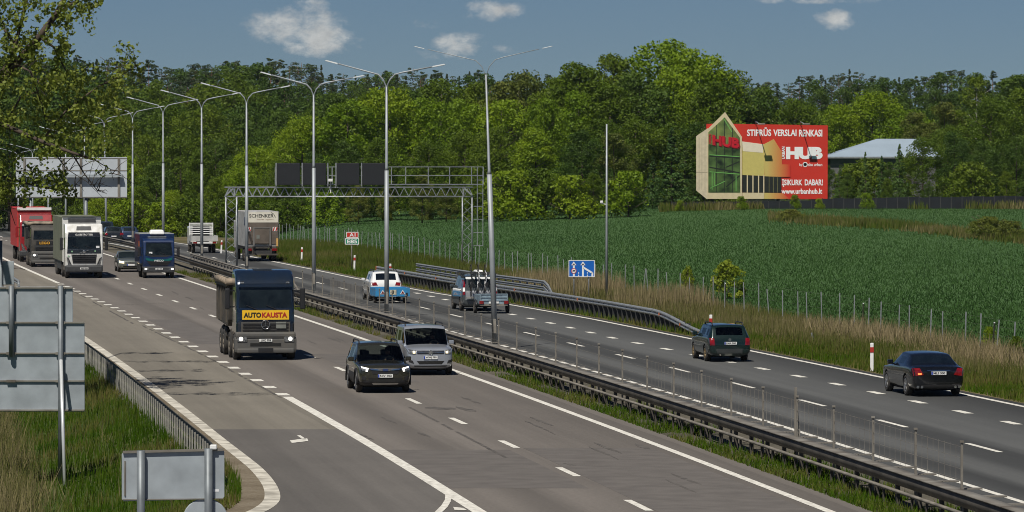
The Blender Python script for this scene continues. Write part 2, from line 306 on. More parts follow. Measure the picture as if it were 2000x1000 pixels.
for o0, o1, y0, y1 in ((-8.0, -4.5, 118, 133.2), (-4.0, -.4, 108, 134.0), (-3.9, -2.4, 172, 196), (-7.9, -6.0, 206, 236), (-2.2, -.5, 232, 262)):
    n_ = 8
    for i in range(n_):
        a, b = y0+(y1-y0)*i/n_, y0+(y1-y0)*(i+1)/n_; m.poly([P(o0, a, .0065), P(o1, a, .0065), P(o1, b, .0065), P(o0, b, .0065)])
bmesh.ops.remove_doubles(m.bm, verts=m.bm.verts[:], dist=.001); tag(m.build('resurfaced_patches', patch_m), kind='structure')
# ------------------------------------------------------------------ grasses
def blade_mat(name, cols, tr=.25):
    m = bpy.data.materials.new(name); m.use_nodes = True; t = m.node_tree; t.nodes.clear(); o = NN(t, 'ShaderNodeOutputMaterial')
    at = NN(t, 'ShaderNodeAttribute', attribute_name='tint'); cr = NN(t, 'ShaderNodeValToRGB'); t.links.new(at.outputs['Fac'], cr.inputs[0]); e = cr.color_ramp.elements
    for i, c in enumerate(cols):
        x = e[i] if i < 2 else e.new(.5); x.position = i/(len(cols)-1); x.color = (*c, 1)
    d = NN(t, 'ShaderNodeBsdfDiffuse'); l = NN(t, 'ShaderNodeBsdfTranslucent'); ms = NN(t, 'ShaderNodeMixShader'); ms.inputs[0].default_value = tr
    t.links.new(cr.outputs[0], d.inputs[0]); t.links.new(cr.outputs[0], l.inputs[0]); t.links.new(d.outputs[0], ms.inputs[1]); t.links.new(l.outputs[0], ms.inputs[2]); t.links.new(ms.outputs[0], o.inputs[0]); return m
_nz = np.random.default_rng(3).random((64, 64))
def vnoise(x, y, s):
    x, y = x/s, y/s; i, j = np.floor(x).astype(int), np.floor(y).astype(int); f, g = x-i, y-j; f, g = f*f*(3-2*f), g*g*(3-2*g); n = lambda a, b: _nz[a % 64, b % 64]
    return (n(i, j)*(1-f)+n(i+1, j)*f)*(1-g)+(n(i, j+1)*(1-f)+n(i+1, j+1)*f)*g
def blades(name, off, y, zf, h, w, m, tintf, lean=.35, jit=.13):
    n = len(off); X = np.interp(y, _ys, _X)+off; z = np.array([zr(b)+zf(a, b) for a, b in zip(off, y)]); ang = RNG.uniform(0, 2*np.pi, n); la = RNG.uniform(0, 2*np.pi, n); hh = h*RNG.uniform(.35, 1.25, n); L = hh*lean*RNG.random(n)
    V = np.empty((n, 3, 3)); c, s = np.cos(ang)*w/2, np.sin(ang)*w/2
    V[:, 0] = np.stack([X-c, y-s, z], 1); V[:, 1] = np.stack([X+c, y+s, z], 1); V[:, 2] = np.stack([X+np.cos(la)*L, y+np.sin(la)*L, z+hh], 1)
    return tag(np_mesh(name, V.reshape(-1, 3), np.arange(3*n).reshape(-1, 3), m, attr=np.clip(tintf(X, y)+RNG.normal(0, jit, n), 0, 1)), kind='stuff')
bm_green = blade_mat('fresh_grass', [(.034, .080, .006), (.062, .118, .008), (.105, .140, .016), (.19, .15, .06)])
bm_dry = blade_mat('dry_grass', [(.08, .115, .018), (.15, .145, .05), (.25, .20, .105), (.36, .285, .175)])
bm_wheat = blade_mat('wheat', [(.036, .082, .022), (.050, .104, .030), (.068, .126, .040)], .25)
n = 115000; y = 88+135*RNG.random(n)**1.3; edge = np.array([interp(L_BAND, a)-.75 for a in y]); off = edge-RNG.random(n)**1.2*np.where(y < 105, 9, 15)
blades('grass', off, y, bank, .36, .028, bm_green, lambda X, Y: .12+.75*vnoise(X, Y, 3.5)**1.3+.35*(vnoise(X, Y, 1.1)-.5))
n = 7500; py = 770+250*RNG.random(n); px = -40+(30+72*np.clip((py-770)/200, 0, 1))*RNG.random(n)*1.15*np.clip(RNG.normal(.9, .25, n), .2, 1.7); q = np.array([(G(a, b, -.9).x, G(a, b, -.9).y) for a, b in zip(px, py)]); y = q[:, 1]; off = q[:, 0]-np.interp(y, _ys, _X)
blades('reeds', off, y, bank, .95, .03, bm_dry, lambda X, Y: .12+.6*vnoise(X, Y, 1.2), .55)
n = 900; y = 100+90*RNG.random(n); e_ = np.array([interp(L_BAND, a) for a in y]); off = e_-1.6-6*RNG.random(n); k = vnoise(off, y, 2.2) > .62; off, y = off[k], y[k]
blades('dry_grass', off, y, bank, .55, .03, bm_dry, lambda X, Y: .3+.4*vnoise(X, Y, 1.5), .5)
n = 34000; y = 100+230*RNG.random(n)**1.6; off = .95+RNG.random(n)**1.2*2.2; k = (vnoise(off*3, y, 3.5)+.28*sstep(0)-.55*(off-1)/2.6+.25*np.clip((165-y)/50, -.6, 1)) > .25; off, y = off[k], y[k]
blades('grass', off, y, lambda o, b: -.02, .22, .035, bm_green, lambda X, Y: .15+.6*vnoise(X, Y, 3.)+.2*(Y > 190), .6)
n = 150000; y = 140+300*RNG.random(n)**1.35; e = np.array([interp(R_EDGE, a)+.75 for a in y]); f = RNG.random(n); off = e+f*(24-e)
vz = lambda o, b: -.03+.10*sstep((o-16)/4)-.1*sstep((o-20)/4)
k = off > e+2.3; blades('dry_grass', off[k], y[k], vz, .56, .04, bm_dry, lambda X, Y: -.06+.74*vnoise(X, Y, 8.)+.25*(vnoise(X, Y, 2.)-.5)-.25*np.clip((Y-290)/60, 0, 1))
k = off < e+4.2; blades('grass', off[k], y[k], vz, .30, .045, bm_green, lambda X, Y: .25+.55*vnoise(X, Y, 5.))
n = 14000; y = 245+45*RNG.random(n); off = 18.0+4.5*RNG.random(n); k = vnoise(off, y, 5.) > .40; blades('reeds', off[k], y[k], vz, 1.25, .05, bm_dry, lambda X, Y: .55+.4*vnoise(X, Y, 3.), .3)
n = 7000; y = 165+50*RNG.random(n); off = 20.0+3.2*RNG.random(n); blades('reeds', off, y, vz, .95, .04, bm_dry, lambda X, Y: .65+.35*vnoise(X, Y, 3.), .7)
n = 300000; y = 165+(475)*RNG.random(n)**1.25; xr = 1120*y/F_PX+26; lo = 23.6; hi = xr-np.interp(y, _ys, _X); off = lo+RNG.random(n)*np.maximum(1, hi-lo)
blades('wheat', off, y, lambda o, b: field_z(o-23.4, b)-.03, .17, .07, bm_wheat, lambda X, Y: .12+.62*vnoise(X*.6, Y*.22, 6.)+.25*(vnoise(X, Y*.5, 2.5)-.5), .8, .07)
# uncut balk between the two wheat plots, and the rough strip under the hedge fence
n = 9000; f = RNG.random(n); px = 1500+500*f; py = np.interp(px, [1500, 1560, 1760, 1880, 2000], [424, 430, 443, 458, 470])+RNG.normal(0, 3.5, n)
def fieldhit(px, py, extra=0.):
    d = ray(px, py); y = 250.
    while y < 700:
        k = y/d.y; X, z = d.x*k, CAM_Z+d.z*k
        if z <= field_z(X-C(y)-23.4, y)+zr(y): break
        y += 1.5
    return X-C(y), y
pts = np.array([fieldhit(a, b) for a, b in zip(px, py)]); blades('dry_grass', pts[:, 0], pts[:, 1], lambda o, b: field_z(o-23.4, b)-.03, .6, .13, bm_dry, lambda X, Y: -.05+.62*vnoise(X, Y, 9.))
n = 6000; X_ = 17.5+45*RNG.random(n)**1.2; y = 560.5+4*RNG.random(n); off = X_-np.interp(y, _ys, _X); k = vnoise(X_, y, 4.) > .52
blades('dry_grass', off[k], y[k], lambda o, b: field_z(o-23.4, b)-.03, 1.0, .16, bm_dry, lambda X, Y: -.15+.7*vnoise(X, Y, 5.))
# ------------------------------------------------------------------ road furniture
galv = mat('galvanised_steel', (.36, .38, .39), .5, .55, var=.18, scale=4., bump=.05); galv_old = mat('weathered_steel', (.25, .235, .205), .65, .3, var=.3, scale=1.2, dirt=(.13, .11, .09))
lampm = mat('lamp_post_steel', (.33, .36, .385), .55, .25, var=.12, scale=.8, dirt=(.25, .265, .27)); dark = mat('dark_steel', (.05, .05, .05), .6, .2)
white = mat('white_paint', (.80, .80, .78), .45, var=.06); redp = mat('red_paint', (.42, .03, .02), .45); black = mat('black_plastic', (.018, .018, .02), .5); back = mat('sign_back_grey', (.36, .40, .43), .55, .15, var=.14, scale=1.6)
rust = mat('rusty_orange', (.42, .12, .04), .6); conc = mat('concrete', (.30, .29, .26), .85, var=.2, bump=.3)
WB = [(0, 0), (.07, .05), (.07, .105), (.0, .155), (.07, .205), (.07, .26), (0, .31)]; WB = [(-a, b) for a, b in WB]; WB = WB+[(a+.025, b) for a, b in WB[::-1]]
def sweep(name, prof, offf, y0, y1, m, parent, dz=lambda y: 0., step=4., flip=1):
    ys = np.linspace(y0, y1, max(2, int((y1-y0)/step)+1)); n = len(prof); V, Fc = [], []
    for y in ys:
        for a, b in prof: V.append((C(y)+offf(y)+a*flip, y, zr(y)+b+dz(y)))
    for j in range(len(ys)-1):
        for k in range(n): Fc.append((j*n+k, j*n+(k+1) % n, (j+1)*n+(k+1) % n, (j+1)*n+k))
    o = np_mesh(name, V, Fc, m, parent); return o
def shift(p, z, a=0): return [(x+a, q+z) for x, q in p]
def rect(a0, a1, z0, z1): return [(a0, z0), (a1, z0), (a1, z1), (a0, z1)]
def posts(parent, offs, ys, h, m, dim=(.10, .12), name='post', z0=-.1):
    me = MB().bx((-dim[0]/2, -dim[1]/2, z0), (dim[0]/2, dim[1]/2, 1)).mesh(name); me.materials.append(m)
    for y in ys:
        o = link(name, me, parent); hh = h(y) if callable(h) else h; o.location = P(offs(y) if callable(offs) else offs, y); o.scale = (1, 1, hh); o.rotation_euler.z = -math.atan(slope(y))
    return me
# median barrier
rail_pale = mat('pale_rail', (.27, .245, .205), .65, .25, var=.25, scale=1.5)
barrier_dark = mat('grimy_steel', (.085, .075, .062), .7, .2, var=.35, scale=1.2, dirt=(.05, .044, .036))
t = thing('guardrail', 'long weathered double guardrail with ladder rungs along the central reserve', 'guardrail')
mo = lambda y: 1.95+.8*sstep((y-260)/120)
sweep('beam', rect(-.02, .06, .50, .775), mo, 96, 560, barrier_dark, t); sweep('beam_cap', rect(-.05, .30, .777, .805), mo, 96, 560, galv_old, t)
sweep('lower_rail', rect(-.12, -.03, .34, .405), mo, 96, 330, rail_pale, t); posts(t, lambda y: mo(y)-.06, np.arange(99, 232, 1.6), .36, barrier_dark, (.06, .06), 'short_post')
posts(t, lambda y: mo(y)+.06, np.arange(98, 290, 2.4), .78, barrier_dark); 
me = MB().bx((0, -.16, .775), (.58, .16, .80)).mesh('rung'); me.materials.append(galv_old)
for y in np.arange(97.3, 330, 2.4):
    o = link('rung', me, t); o.location = P(mo(y)+.235, y)
tl = mat('dark_rail', (.12, .115, .105), .6, .3, var=.2)
t = thing('guardrail', 'tall triple rail guardrail with turned down end beside the blue lorry on the central reserve', 'guardrail')
ho = lambda y: mo(y)+.1; hd = lambda y: -.85*sstep((262-y)/7)
for z in (.35, .68, 1.0): sweep('beam', shift([(a, b*.62) for a, b in WB], z), ho, 255, 335, galv_old, t, hd, 1.5)
posts(t, lambda y: ho(y)+.06, np.arange(263, 335, 2.4), 1.2, galv_old)
# anti-glare wire fence on the barrier
t = thing('wire_fence', 'thin posts with fine wire standing on the central reserve barrier', 'fence')
go = lambda y: mo(y)+.27; gy = np.arange(106.5, 262, 4.9)
posts(t, go, gy, 1.85, galv_old, (.05, .05)); m = MB()
for y in gy: m.box(P(go(y), y, 1.87), (.085, .10, .045))
m.build('post_cap', galv_old, t); m = MB()
for z in (1.0, 1.25, 1.5, 1.75):
    ys = np.arange(106.5, 257, 4.9)
    for a in ys: m.bar(P(go(a), a, z), P(go(a+4.9), a+4.9, z), .007)
for a in np.arange(106.5, 150, .6): m.bar(P(go(a), a, .9), P(go(a), a, 1.78), .006)
for a in np.arange(232, 245, .35): m.bar(P(go(a), a, .8), P(go(a), a, 1.78), .010)
m.build('wire_mesh', galv_old, t)
m = MB(); y = 126.3; m.bx(P(go(y), y)-Vector((.035, .035, .1)), P(go(y), y)+Vector((.035, .035, 2.1))); m.bar(P(go(y)+.1, y-.3, 0), P(go(y), y, 2.0), .04); m.build('strainer_post', galv_old, t)
# right guardrails
ro = lambda y: interp(R_EDGE, y)+1.0; rd = lambda y: -.62*sstep((226-y)/13)
t = thing('guardrail', 'low dark guardrail with many close posts and sloping end behind the green estate car', 'guardrail')
sweep('beam', shift(WB, .57), ro, 212, 309, galv, t, rd, 1.5)
posts(t, lambda y: ro(y)+.09, np.arange(218, 309, 1.22), lambda y: .80+rd(y)*.8, dark, (.24, .10)); m = MB()
m.bm.free()
for y in (215, 219, 224, 245, 262, 285, 297): MB().box(P(ro(y)-.09, y, .73+rd(y)), (.05, .10, .12)).build('reflector', rust, t)
m = MB(); m.bx(P(ro(309)-.1, 309, -.1), P(ro(309)+.12, 309.3, .88)); m.build('end_post', rust, t)
t = thing('guardrail', 'higher triple rail galvanised guardrail behind the low one, below the slim camera pole', 'guardrail')
r2 = lambda y: ro(y)+1.15; r2d = lambda y: -.75*sstep((260-y)/3)
for z in (.45, .76, 1.07): sweep('beam', shift([(a, b*.7) for a, b in WB], z), r2, 257, 300, galv, t, r2d, 1.)
posts(t, lambda y: r2(y)+.09, np.arange(261, 300, 1.9), 1.2, galv, (.09, .12))
# left guardrail along the slip road and its stub at the merge
lo = lambda y: interp(L_BAND, y)-1.25
t = thing('guardrail', 'guardrail with pale close posts seen from its grassy back along the slip road', 'guardrail')
sweep('beam', shift(WB, .45), lo, 119, 214, dark, t, step=2., flip=-1)
posts(t, lambda y: lo(y)-.07, np.arange(119.5, 214, 1.0), .72, conc, (.042, .05), z0=-.5)
t = thing('guardrail', 'short curved guardrail end in the grass beyond the large sign backs', 'guardrail'); m = MB()
cv = [G(-30, 548, .5), G(5, 545, .5), G(26, 548, .5), G(36, 554, .5), G(37, 562, .5)]
for z in (0, .16): m.tube([p+Vector((0, 0, z)) for p in cv], .07, 6)
m.build('beam', galv, t)
for p in cv[1:4]: MB().bx(p-Vector((.06, .06, 1.2)), p+Vector((.06, .06, 0))).build('post', galv_old, t)
# street lamps in the central reserve
lx = lambda y: 28.35-.145*y
def lamp_proto(thin=1.):
    r = thing('street_lamp', 'x', 'street lamp', group='double arm street lamps along the central reserve'); H = 12.1
    m = MB(); m.tube([(0, 0, -.2), (0, 0, 7.4)], [.125, .105], 12); m.build('pole', lampm, r)
    m = MB(); m.tube([(0, 0, 7.4), (0, 0, 7.55), (0, 0, 11.6)], [.105, .078*thin**.3, .06*thin**.5], 10); m.build('upper_pole', lampm, r)
    MB().bx((-.02, -.135, .7), (.10, -.11, 1.3)).build('hatch', galv_old, r)
    for s, up, ln in ((-1, .62, 3.15), (1, .40, 3.0)):
        m = MB(); pts = [(s*.02, 0, 11.2), (s*.04, 0, 11.65), (s*.16, 0, 11.95), (s*.42, 0, H+.12), (s*.8, 0, H+.22), (s*(ln-.7), 0, H+.2+up*.75)]; m.tube(pts, [a_*thin for a_ in (.05, .042, .042, .042, .04, .034)], 8); m.build('arm', lampm, r)
        m = MB(); a = math.atan2(up*.75, ln-1.4); rot = Matrix.Rotation(-s*a, 3, 'Y'); m.box((s*(ln-.35), 0, H+.22+up*.86), (.72*thin**.5, .17*thin, .075*thin), .02*thin, rot, (.85, .6)); m.build('lamp_head', lampm, r)
    return r
lp = lamp_proto(); labs = {200.4: 'tallest leaning double arm street lamp, nearest to the camera', 239: 'double arm street lamp standing between the white car and the silver van', 274.5: 'double arm street lamp just right of the dump truck cab',
  318: 'double arm street lamp in front of the beige box truck', 355.7: 'double arm street lamp beside the white flatbed lorry', 396: 'double arm street lamp behind the blue box truck', 435: 'double arm street lamp right of the blank overhead sign'}
for i, y in enumerate((200.4, 239, 274.5, 318, 355.7, 396, 435, 475, 515, 555, 598, 643, 690)):
    o = lamp_proto(.42) if i == 0 else lp if i == 1 else dup(lp); o.location = (lx(y), y, zr(y)); o.rotation_euler = (0, 0, -.147); o['label'] = labs.get(y, 'distant double arm street lamp half hidden by the leafy branches')
    if i == 0: o.rotation_euler = (0, -.034, -.147)
    if y == 475: o.rotation_euler = (0, -.02, -.147)
# slim pole with camera
t = thing('camera_pole', 'slim grey pole with small white camera beside the blue lane sign', 'pole', (5.2, 261, 0))
MB().tube([(0, 0, -.1), (0, 0, 4), (0, 0, 9.85)], [.075, .062, .045], 10).build('pole', lampm, t)
m = MB(); m.bar((-.05, 0, 5.45), (-.32, -.1, 5.5), .05); m.box((-.28, -.16, 5.58), (.16, .34, .14), .03); m.build('camera', white, t)
# delineators
r = thing('delineator', 'x', 'delineator post', group='red and white delineator posts beside the right carriageway')
MB().box((0, 0, .52), (.13, .10, 1.08), .02).build('post', white, r); MB().box((0, -.004, .80), (.138, .115, .2)).build('red_band', redp, r)
for i, ((px, py), l) in enumerate((((1703, 724), 'red and white delineator post between the green estate car and black saloon'), ((1388, 661), 'red and white delineator post just behind the green estate car'), ((762, 547), 'red and white delineator post behind the lamp post near the white car'),
        ((692, 528), 'red and white delineator post in front of the route number sign'), ((589, 510), 'red and white delineator post right of the beige box truck'), ((432, 494.5), 'red and white delineator post right of the white flatbed lorry'))):
    o = r if i == 0 else dup(r); o.location = G(px, py); o.rotation_euler = (0, .01*i, -.1); o['label'] = l
# field fence
t = thing('wire_fence', 'wire fence on thin grey metal posts between dry verge and wheat field', 'fence'); me = None; fy = np.arange(178, 474, 3.0); me = MB().bx((-.024, -.024, -.3), (.024, .024, 1.72)).mesh('post'); me.materials.append(galv)
for i, y in enumerate(fy):
    o = link('post', me, t); o.location = P(22.9+random.uniform(-.15, .15), y); o.rotation_euler = (random.gauss(0, .02), random.gauss(0, .035), 0); o.scale.z = random.uniform(.9, 1.06)
m = MB()
for y in (190.5, 214.4, 246.5): m.bar(P(22.9, y, 1.5), P(23.2, y+1.6, -.1), .06)
for p in ((1585, 650, 1600, 700), (1638, 660, 1668, 700)): m.bar(D(p[0], p[1], 205), D(p[2], p[3], 205), .07)
m.build('brace', galv, t); m = MB()
for z in (.6, 1.0, 1.35, 1.65):
    for a in fy[:-1]: m.bar(P(22.9, a, z), P(22.9, a+3, z), .004)
m.build('wire_mesh', galv_old, t)
# gantry over the right carriageway
t = thing('sign_gantry', 'lattice gantry with four blank black message panels above the right carriageway', 'gantry'); GY = 342.
def gp(px, py, dy=0.): q = D(px, py, GY); return Vector((q.x, q.y+dy, q.z))
def tower(xa, xb, yb):
    m = MB(); zt = gp(0, 385).z; a, b = gp(xa, 400).x, gp(xb, 400).x
    L = [(a, GY), (b, GY), (b, GY+.8), (a, GY+.8)]
    for x, y in L: m.tube([(x, y, -.1), (x, y, zt)], .05, 6)
    n = 8
    for k in range(n):
        z0, z1 = zt*k/n, zt*(k+1)/n
        for i in range(4):
            p, q = L[i], L[(i+1) % 4]
            if (k+i) % 2: p, q = q, p
            m.bar((*p, z0), (*q, z1), .035)
    m.build('tower', galv, t)
tower(441, 462, 0); tower(903, 922, 0)
m = MB(); zb, zt = gp(0, 384).z, gp(0, 366).z; xa, xb = gp(438, 0).x, gp(924, 0).x
for dy in (0, .8):
    for z in (zb, zt): m.tube([(xa, GY+dy, z), (xb, GY+dy, z)], .055, 6)
n = 27
for k in range(n):
    x0, x1 = xa+(xb-xa)*k/n, xa+(xb-xa)*(k+1)/n; xm = (x0+x1)/2
    for dy in (0, .8): m.bar((x0, GY+dy, zb), (xm, GY+dy, zt), .04); m.bar((xm, GY+dy, zt), (x1, GY+dy, zb), .04)
    m.bar((x0, GY, zb), (x0, GY+.8, zb), .04); m.bar((xm, GY, zt), (xm, GY+.8, zt), .04)
for x, s in ((441, 1), (922, -1)):
    q = gp(x, 380); e = gp(x+s*17, 366); m.bar((q.x, GY-.06, zb+.1), (e.x, GY-.06, zt), .12); m.bar((e.x, GY-.06, zb), (e.x, GY-.06, zt), .12)
m.build('truss', galv, t); m = MB(); z0, z1 = gp(0, 360).z, gp(0, 326).z
for dy in (.05, .85):
    for z in (z0, (z0+z1)/2, z1): m.bar((gp(537, 0).x, GY+dy, z), (gp(944, 0).x, GY+dy, z), .045)
    for px in (537, 590, 640, 648, 756, 764, 792, 836, 878, 921, 932, 944): m.bar((gp(px, 0).x, GY+dy, z0), (gp(px, 0).x, GY+dy, z1), .045)
m.bx((gp(537, 0).x, GY+.05, z0-.06), (gp(930, 0).x, GY+.85, z0-.02)); m.build('walkway_railing', galv, t)
m = MB(); zl = gp(0, 480).z
for px in (932, 943):
    for dy in (.2, .7): m.bar((gp(px, 0).x, GY+dy, zl), (gp(px, 0).x, GY+dy, z1), .05)
for k in range(7):
    z = zl+(z1-zl)*k/6
    for dy in (.2, .7): m.bar((gp(920, 0).x if k < 4 else gp(932, 0).x, GY+dy, z), (gp(943, 0).x, GY+dy, z), .04)
    m.bar((gp(943, 0).x, GY+.2, z), (gp(943, 0).x, GY+.7, z), .04)
m.build('ladder_cage', galv, t); led = mat('led_panel_black', (.012, .014, .018), .6, var=.3, scale=30.)
for a, b in ((541, 586), (592, 637), (658, 702), (708, 752)):
    p, q = gp(a, 361), gp(b, 318.5); MB().bx((p.x, GY-.34, p.z), (q.x, GY-.04, q.z), .02).build('message_panel', led, t)
m = MB(); p = gp(646, 352); m.box((p.x, GY-.25, p.z), (.32, .4, .2), .03); m.bx((p.x-.03, GY-.1, p.z-.9), (p.x+.03, GY-.05, p.z)); m.build('camera', white, t)
for px in (539, 590, 640, 656, 706): MB().bx((gp(px, 0).x-.04, GY-.12, gp(0, 364).z), (gp(px, 0).x+.04, GY-.02, gp(0, 318).z)).build('panel_bracket', galv, t)
# route number signs
grn = mat('sign_green', (.01, .24, .13), .4, var=.05); rdd = mat('sign_red', (.50, .035, .02), .4, var=.05); blu = mat('sign_blue', (.012, .13, .52), .4, var=.05); wht = mat('sign_white', (.85, .85, .85), .4, var=.03)
t = thing('route_sign', 'red A1 and green E85 route number plates on one thin post', 'road sign'); Y = 333.; q = D(687, 500, Y)
MB().tube([(q.x, Y+.05, -.1), (q.x, Y+.05, D(0, 454, Y).z)], .04, 8).build('post', galv_old, t)
def plate(name, x0, x1, y0, y1, Y, m, parent, border=wht, bw=.04):
    a, b = D(x0, y1, Y), D(x1, y0, Y); o = MB().bx((a.x, Y-.02, a.z), (b.x, Y+.02, b.z), .015).build(name, m, parent)
    if border:
        k = MB()
        for (u0, v0, u1, v1) in ((a.x, a.z, b.x, a.z+bw), (a.x, b.z-bw, b.x, b.z), (a.x, a.z+bw, a.x+bw, b.z-bw), (b.x-bw, a.z+bw, b.x, b.z-bw)): k.bx((u0, Y-.026, v0), (u1, Y-.0205, v1))
        k.build('border', border, o)
    return o, a, b
o, a, b = plate('number_plate', 676.5, 700, 453, 464.2, Y, rdd, t); text('number', 'A1', wht, o, (a.x+.22, Y-.027, a.z+.08), (1, 0, 0), (0, 0, 1), .42, .25, .02)
o, a, b = plate('number_plate', 674.5, 701, 465.4, 477.5, Y, grn, t); text('number', 'E85', wht, o, (a.x+.13, Y-.027, a.z+.08), (1, 0, 0), (0, 0, 1), .70, .27, .02)
# blue lane sign
t = thing('lane_sign', 'blue lane sign with two white arrows on two posts', 'road sign'); Y = 262.; o, a, b = plate('sign_panel', 1110.5, 1161.5, 508, 541, Y, blu, t, wht, .035)
for px in (1121, 1150): q = D(px, 540, Y); MB().tube([(q.x, Y+.06, -.1), (q.x, Y+.06, b.z-.05)], .035, 8).build('post', galv, t)
w, h = b.x-a.x, b.z-a.z
def sp(u, v, d=.026): return Vector((a.x+u*w, Y-d, a.z+v*h))
def ribbon(m, pts, wd):
    for p, q in zip(pts, pts[1:]):
        p, q = sp(*p), sp(*q); n = (q-p).normalized().cross(Vector((0, 1, 0)))*wd/2; m.poly([p-n, q-n, q+n, p+n])
m = MB(); ribbon(m, [(.2, .04), (.2, .78)], .10); ribbon(m, [(.55, .04), (.55, .78)], .10); ribbon(m, [(.91, .04), (.91, .26)], .10); ribbon(m, [(.91, .24), (.58, .55)], .10)
for u in (.2, .55): m.poly([sp(u-.1, .70), sp(u+.1, .70), sp(u, .92)])
for u in (.385, .72): ribbon(m, [(u, .03), (u, .14)], .045); ribbon(m, [(u, .2), (u, .28)], .045)
m.build('arrows', wht, o); m = MB(); m.lathe([(.15, 0), (.15, .004)], sp(.2, .36, .032), 'y', 20); d = m.build('prohibition_disc', rdd, o); m = MB(); m.lathe([(.115, 0), (.115, .004)], sp(.2, .36, .037), 'y', 20); m.build('disc_centre', wht, d)
m = MB(); c = sp(.2, .36, .042); m.box(c+Vector((.02, 0, .01)), (.13, .004, .07)); m.box(c+Vector((-.065, 0, -.005)), (.04, .004, .045)); m.build('truck_symbol', black, d)
# backs of signs on the left
spost = mat('sign_post_steel', (.17, .19, .205), .5, .25, var=.15, scale=3.)
def post(px, y0, y1, Y, r, parent, m=spost, zb=None):
    a, b = D(px, y0, Y), D(px, y1, Y); return MB().tube([(a.x, Y, b.z if zb is None else zb), (a.x, Y, a.z)], r, 10).build('post', m, parent)
def board(x0, x1, y0, y1, Y, parent, bm_=None):
    a, b = D(x0, y1, Y), D(x1, y0, Y); poly = [(a.x, a.z), (b.x, a.z), (b.x, b.z), (a.x, b.z)]; m = MB(); m.prism(poly, 'y', Y, Y+.04, .012); return m.build('panel', bm_ or back, parent)
t = thing('direction_sign', 'large blank grey back of a two board road sign at the left edge', 'road sign'); Y = 133.
board(-70, 142, 560, 629, Y, t); board(-70, 165, 630.5, 804, Y, t); m = MB()
for yy, x1 in ((562, 142), (630, 164), (690, 165), (744, 165), (801, 165)):
    a, b = D(-70, yy, Y), D(x1, yy, Y); m.bx((a.x, Y-.05, a.z-.02), (b.x, Y-.002, a.z+.02))
m.build('rail', galv_old, t); m = MB()
for yy in (562, 630, 690, 744):
    for px in (22, 118): a = D(px, yy, Y); m.bx((a.x-.13, Y-.085, a.z-.035), (a.x+.13, Y-.052, a.z+.035))
m.build('clamp', galv_old, t); post(22, 558, 697, Y-.12, .075, t); post(118, 558, 950, Y-.12, .075, t, zb=-1.3)
MB().tube([D(119, 703, Y-.25), D(126.5, 956, Y-1.6)], .05, 8).build('strut', mat('bright_strut', (.62, .64, .65), .35, .3, var=.05), t)
t = thing('direction_sign', 'small blank grey sign back with rounded corners in the lower left foreground', 'road sign'); Y = 100.
a, b = D(238, 979, Y), D(438, 879, Y); m = MB(); m.prism([(a.x+.04, a.z), (b.x-.04, a.z+.05), (b.x, a.z+.10), (b.x, b.z-.03), (b.x-.05, b.z+.02), (a.x+.05, b.z-.03), (a.x, b.z-.08), (a.x, a.z+.05)], 'y', Y, Y+.03); m.build('panel', back, t)
m = MB(); m.bar(D(240, 883, Y-.03), D(436, 878, Y-.03), .05); m.bar(D(244, 900, Y-.01), D(244, 968, Y-.01), .03); m.bar(D(240, 976, Y-.02), D(436, 974, Y-.02), .02); m.build('rail', galv_old, t)
post(275, 880, 1000, Y-.12, .085, t, zb=-1.2); post(407, 876, 1000, Y-.12, .085, t, zb=-1.2)
MB().box(D(417, 873, Y-.05), (.14, .12, .1), .02).build('cap', white, t)
m = MB(); m.lathe([(.47, 0), (.49, .03), (.47, .045)], D(401, 1018, Y), 'y', 32); m.build('round_panel', back, t)
lbl = mat('paper_label', (.75, .76, .78), .5)
a = D(422, 958, Y-.004); MB().bx((a.x-.06, Y-.006, a.z-.025), (a.x+.06, Y-.001, a.z+.025)).build('sticker', lbl, t)
t = thing('marker_sign', 'small grey sign back on a thin pole at the far left edge', 'road sign'); Y = 170.
a, b = D(3, 556, Y), D(27, 510, Y); MB().bx((a.x, Y, a.z), (b.x, Y+.03, b.z), .01).build('panel', back, t); post(2, 470, 560, Y-.06, .05, t, zb=-1.2)
t = thing('overhead_sign', 'wide blank back of an overhead sign behind the leafy branches', 'road sign'); Y = 405.
board(31, 248, 307, 387, Y, t, mat('pale_sign_back', (.50, .54, .58), .55, .1, var=.06, scale=.6))
for px in (48, 124, 158, 232): a, b = D(px-2, 386, Y), D(px+2, 308, Y); MB().bx((a.x, Y-.12, a.z), (b.x, Y-.005, b.z)).build('rib', galv_old, t); m = MB()
for yy in (333, 309, 385): a, b = D(31, yy, Y), D(248, yy, Y); m.bx((a.x, Y-.03, a.z-.03), (b.x, Y-.004, b.z-.0+.03))
m.build('rail', galv_old, t); a, b = D(36, 345, Y), D(240, 341, Y); MB().bx((a.x, Y-.50, a.z), (b.x, Y-.13, b.z)).build('ledge', back, t)
for px in (60, 168): post(px, 386, 470, Y+.25, .14, t, zb=-.5)
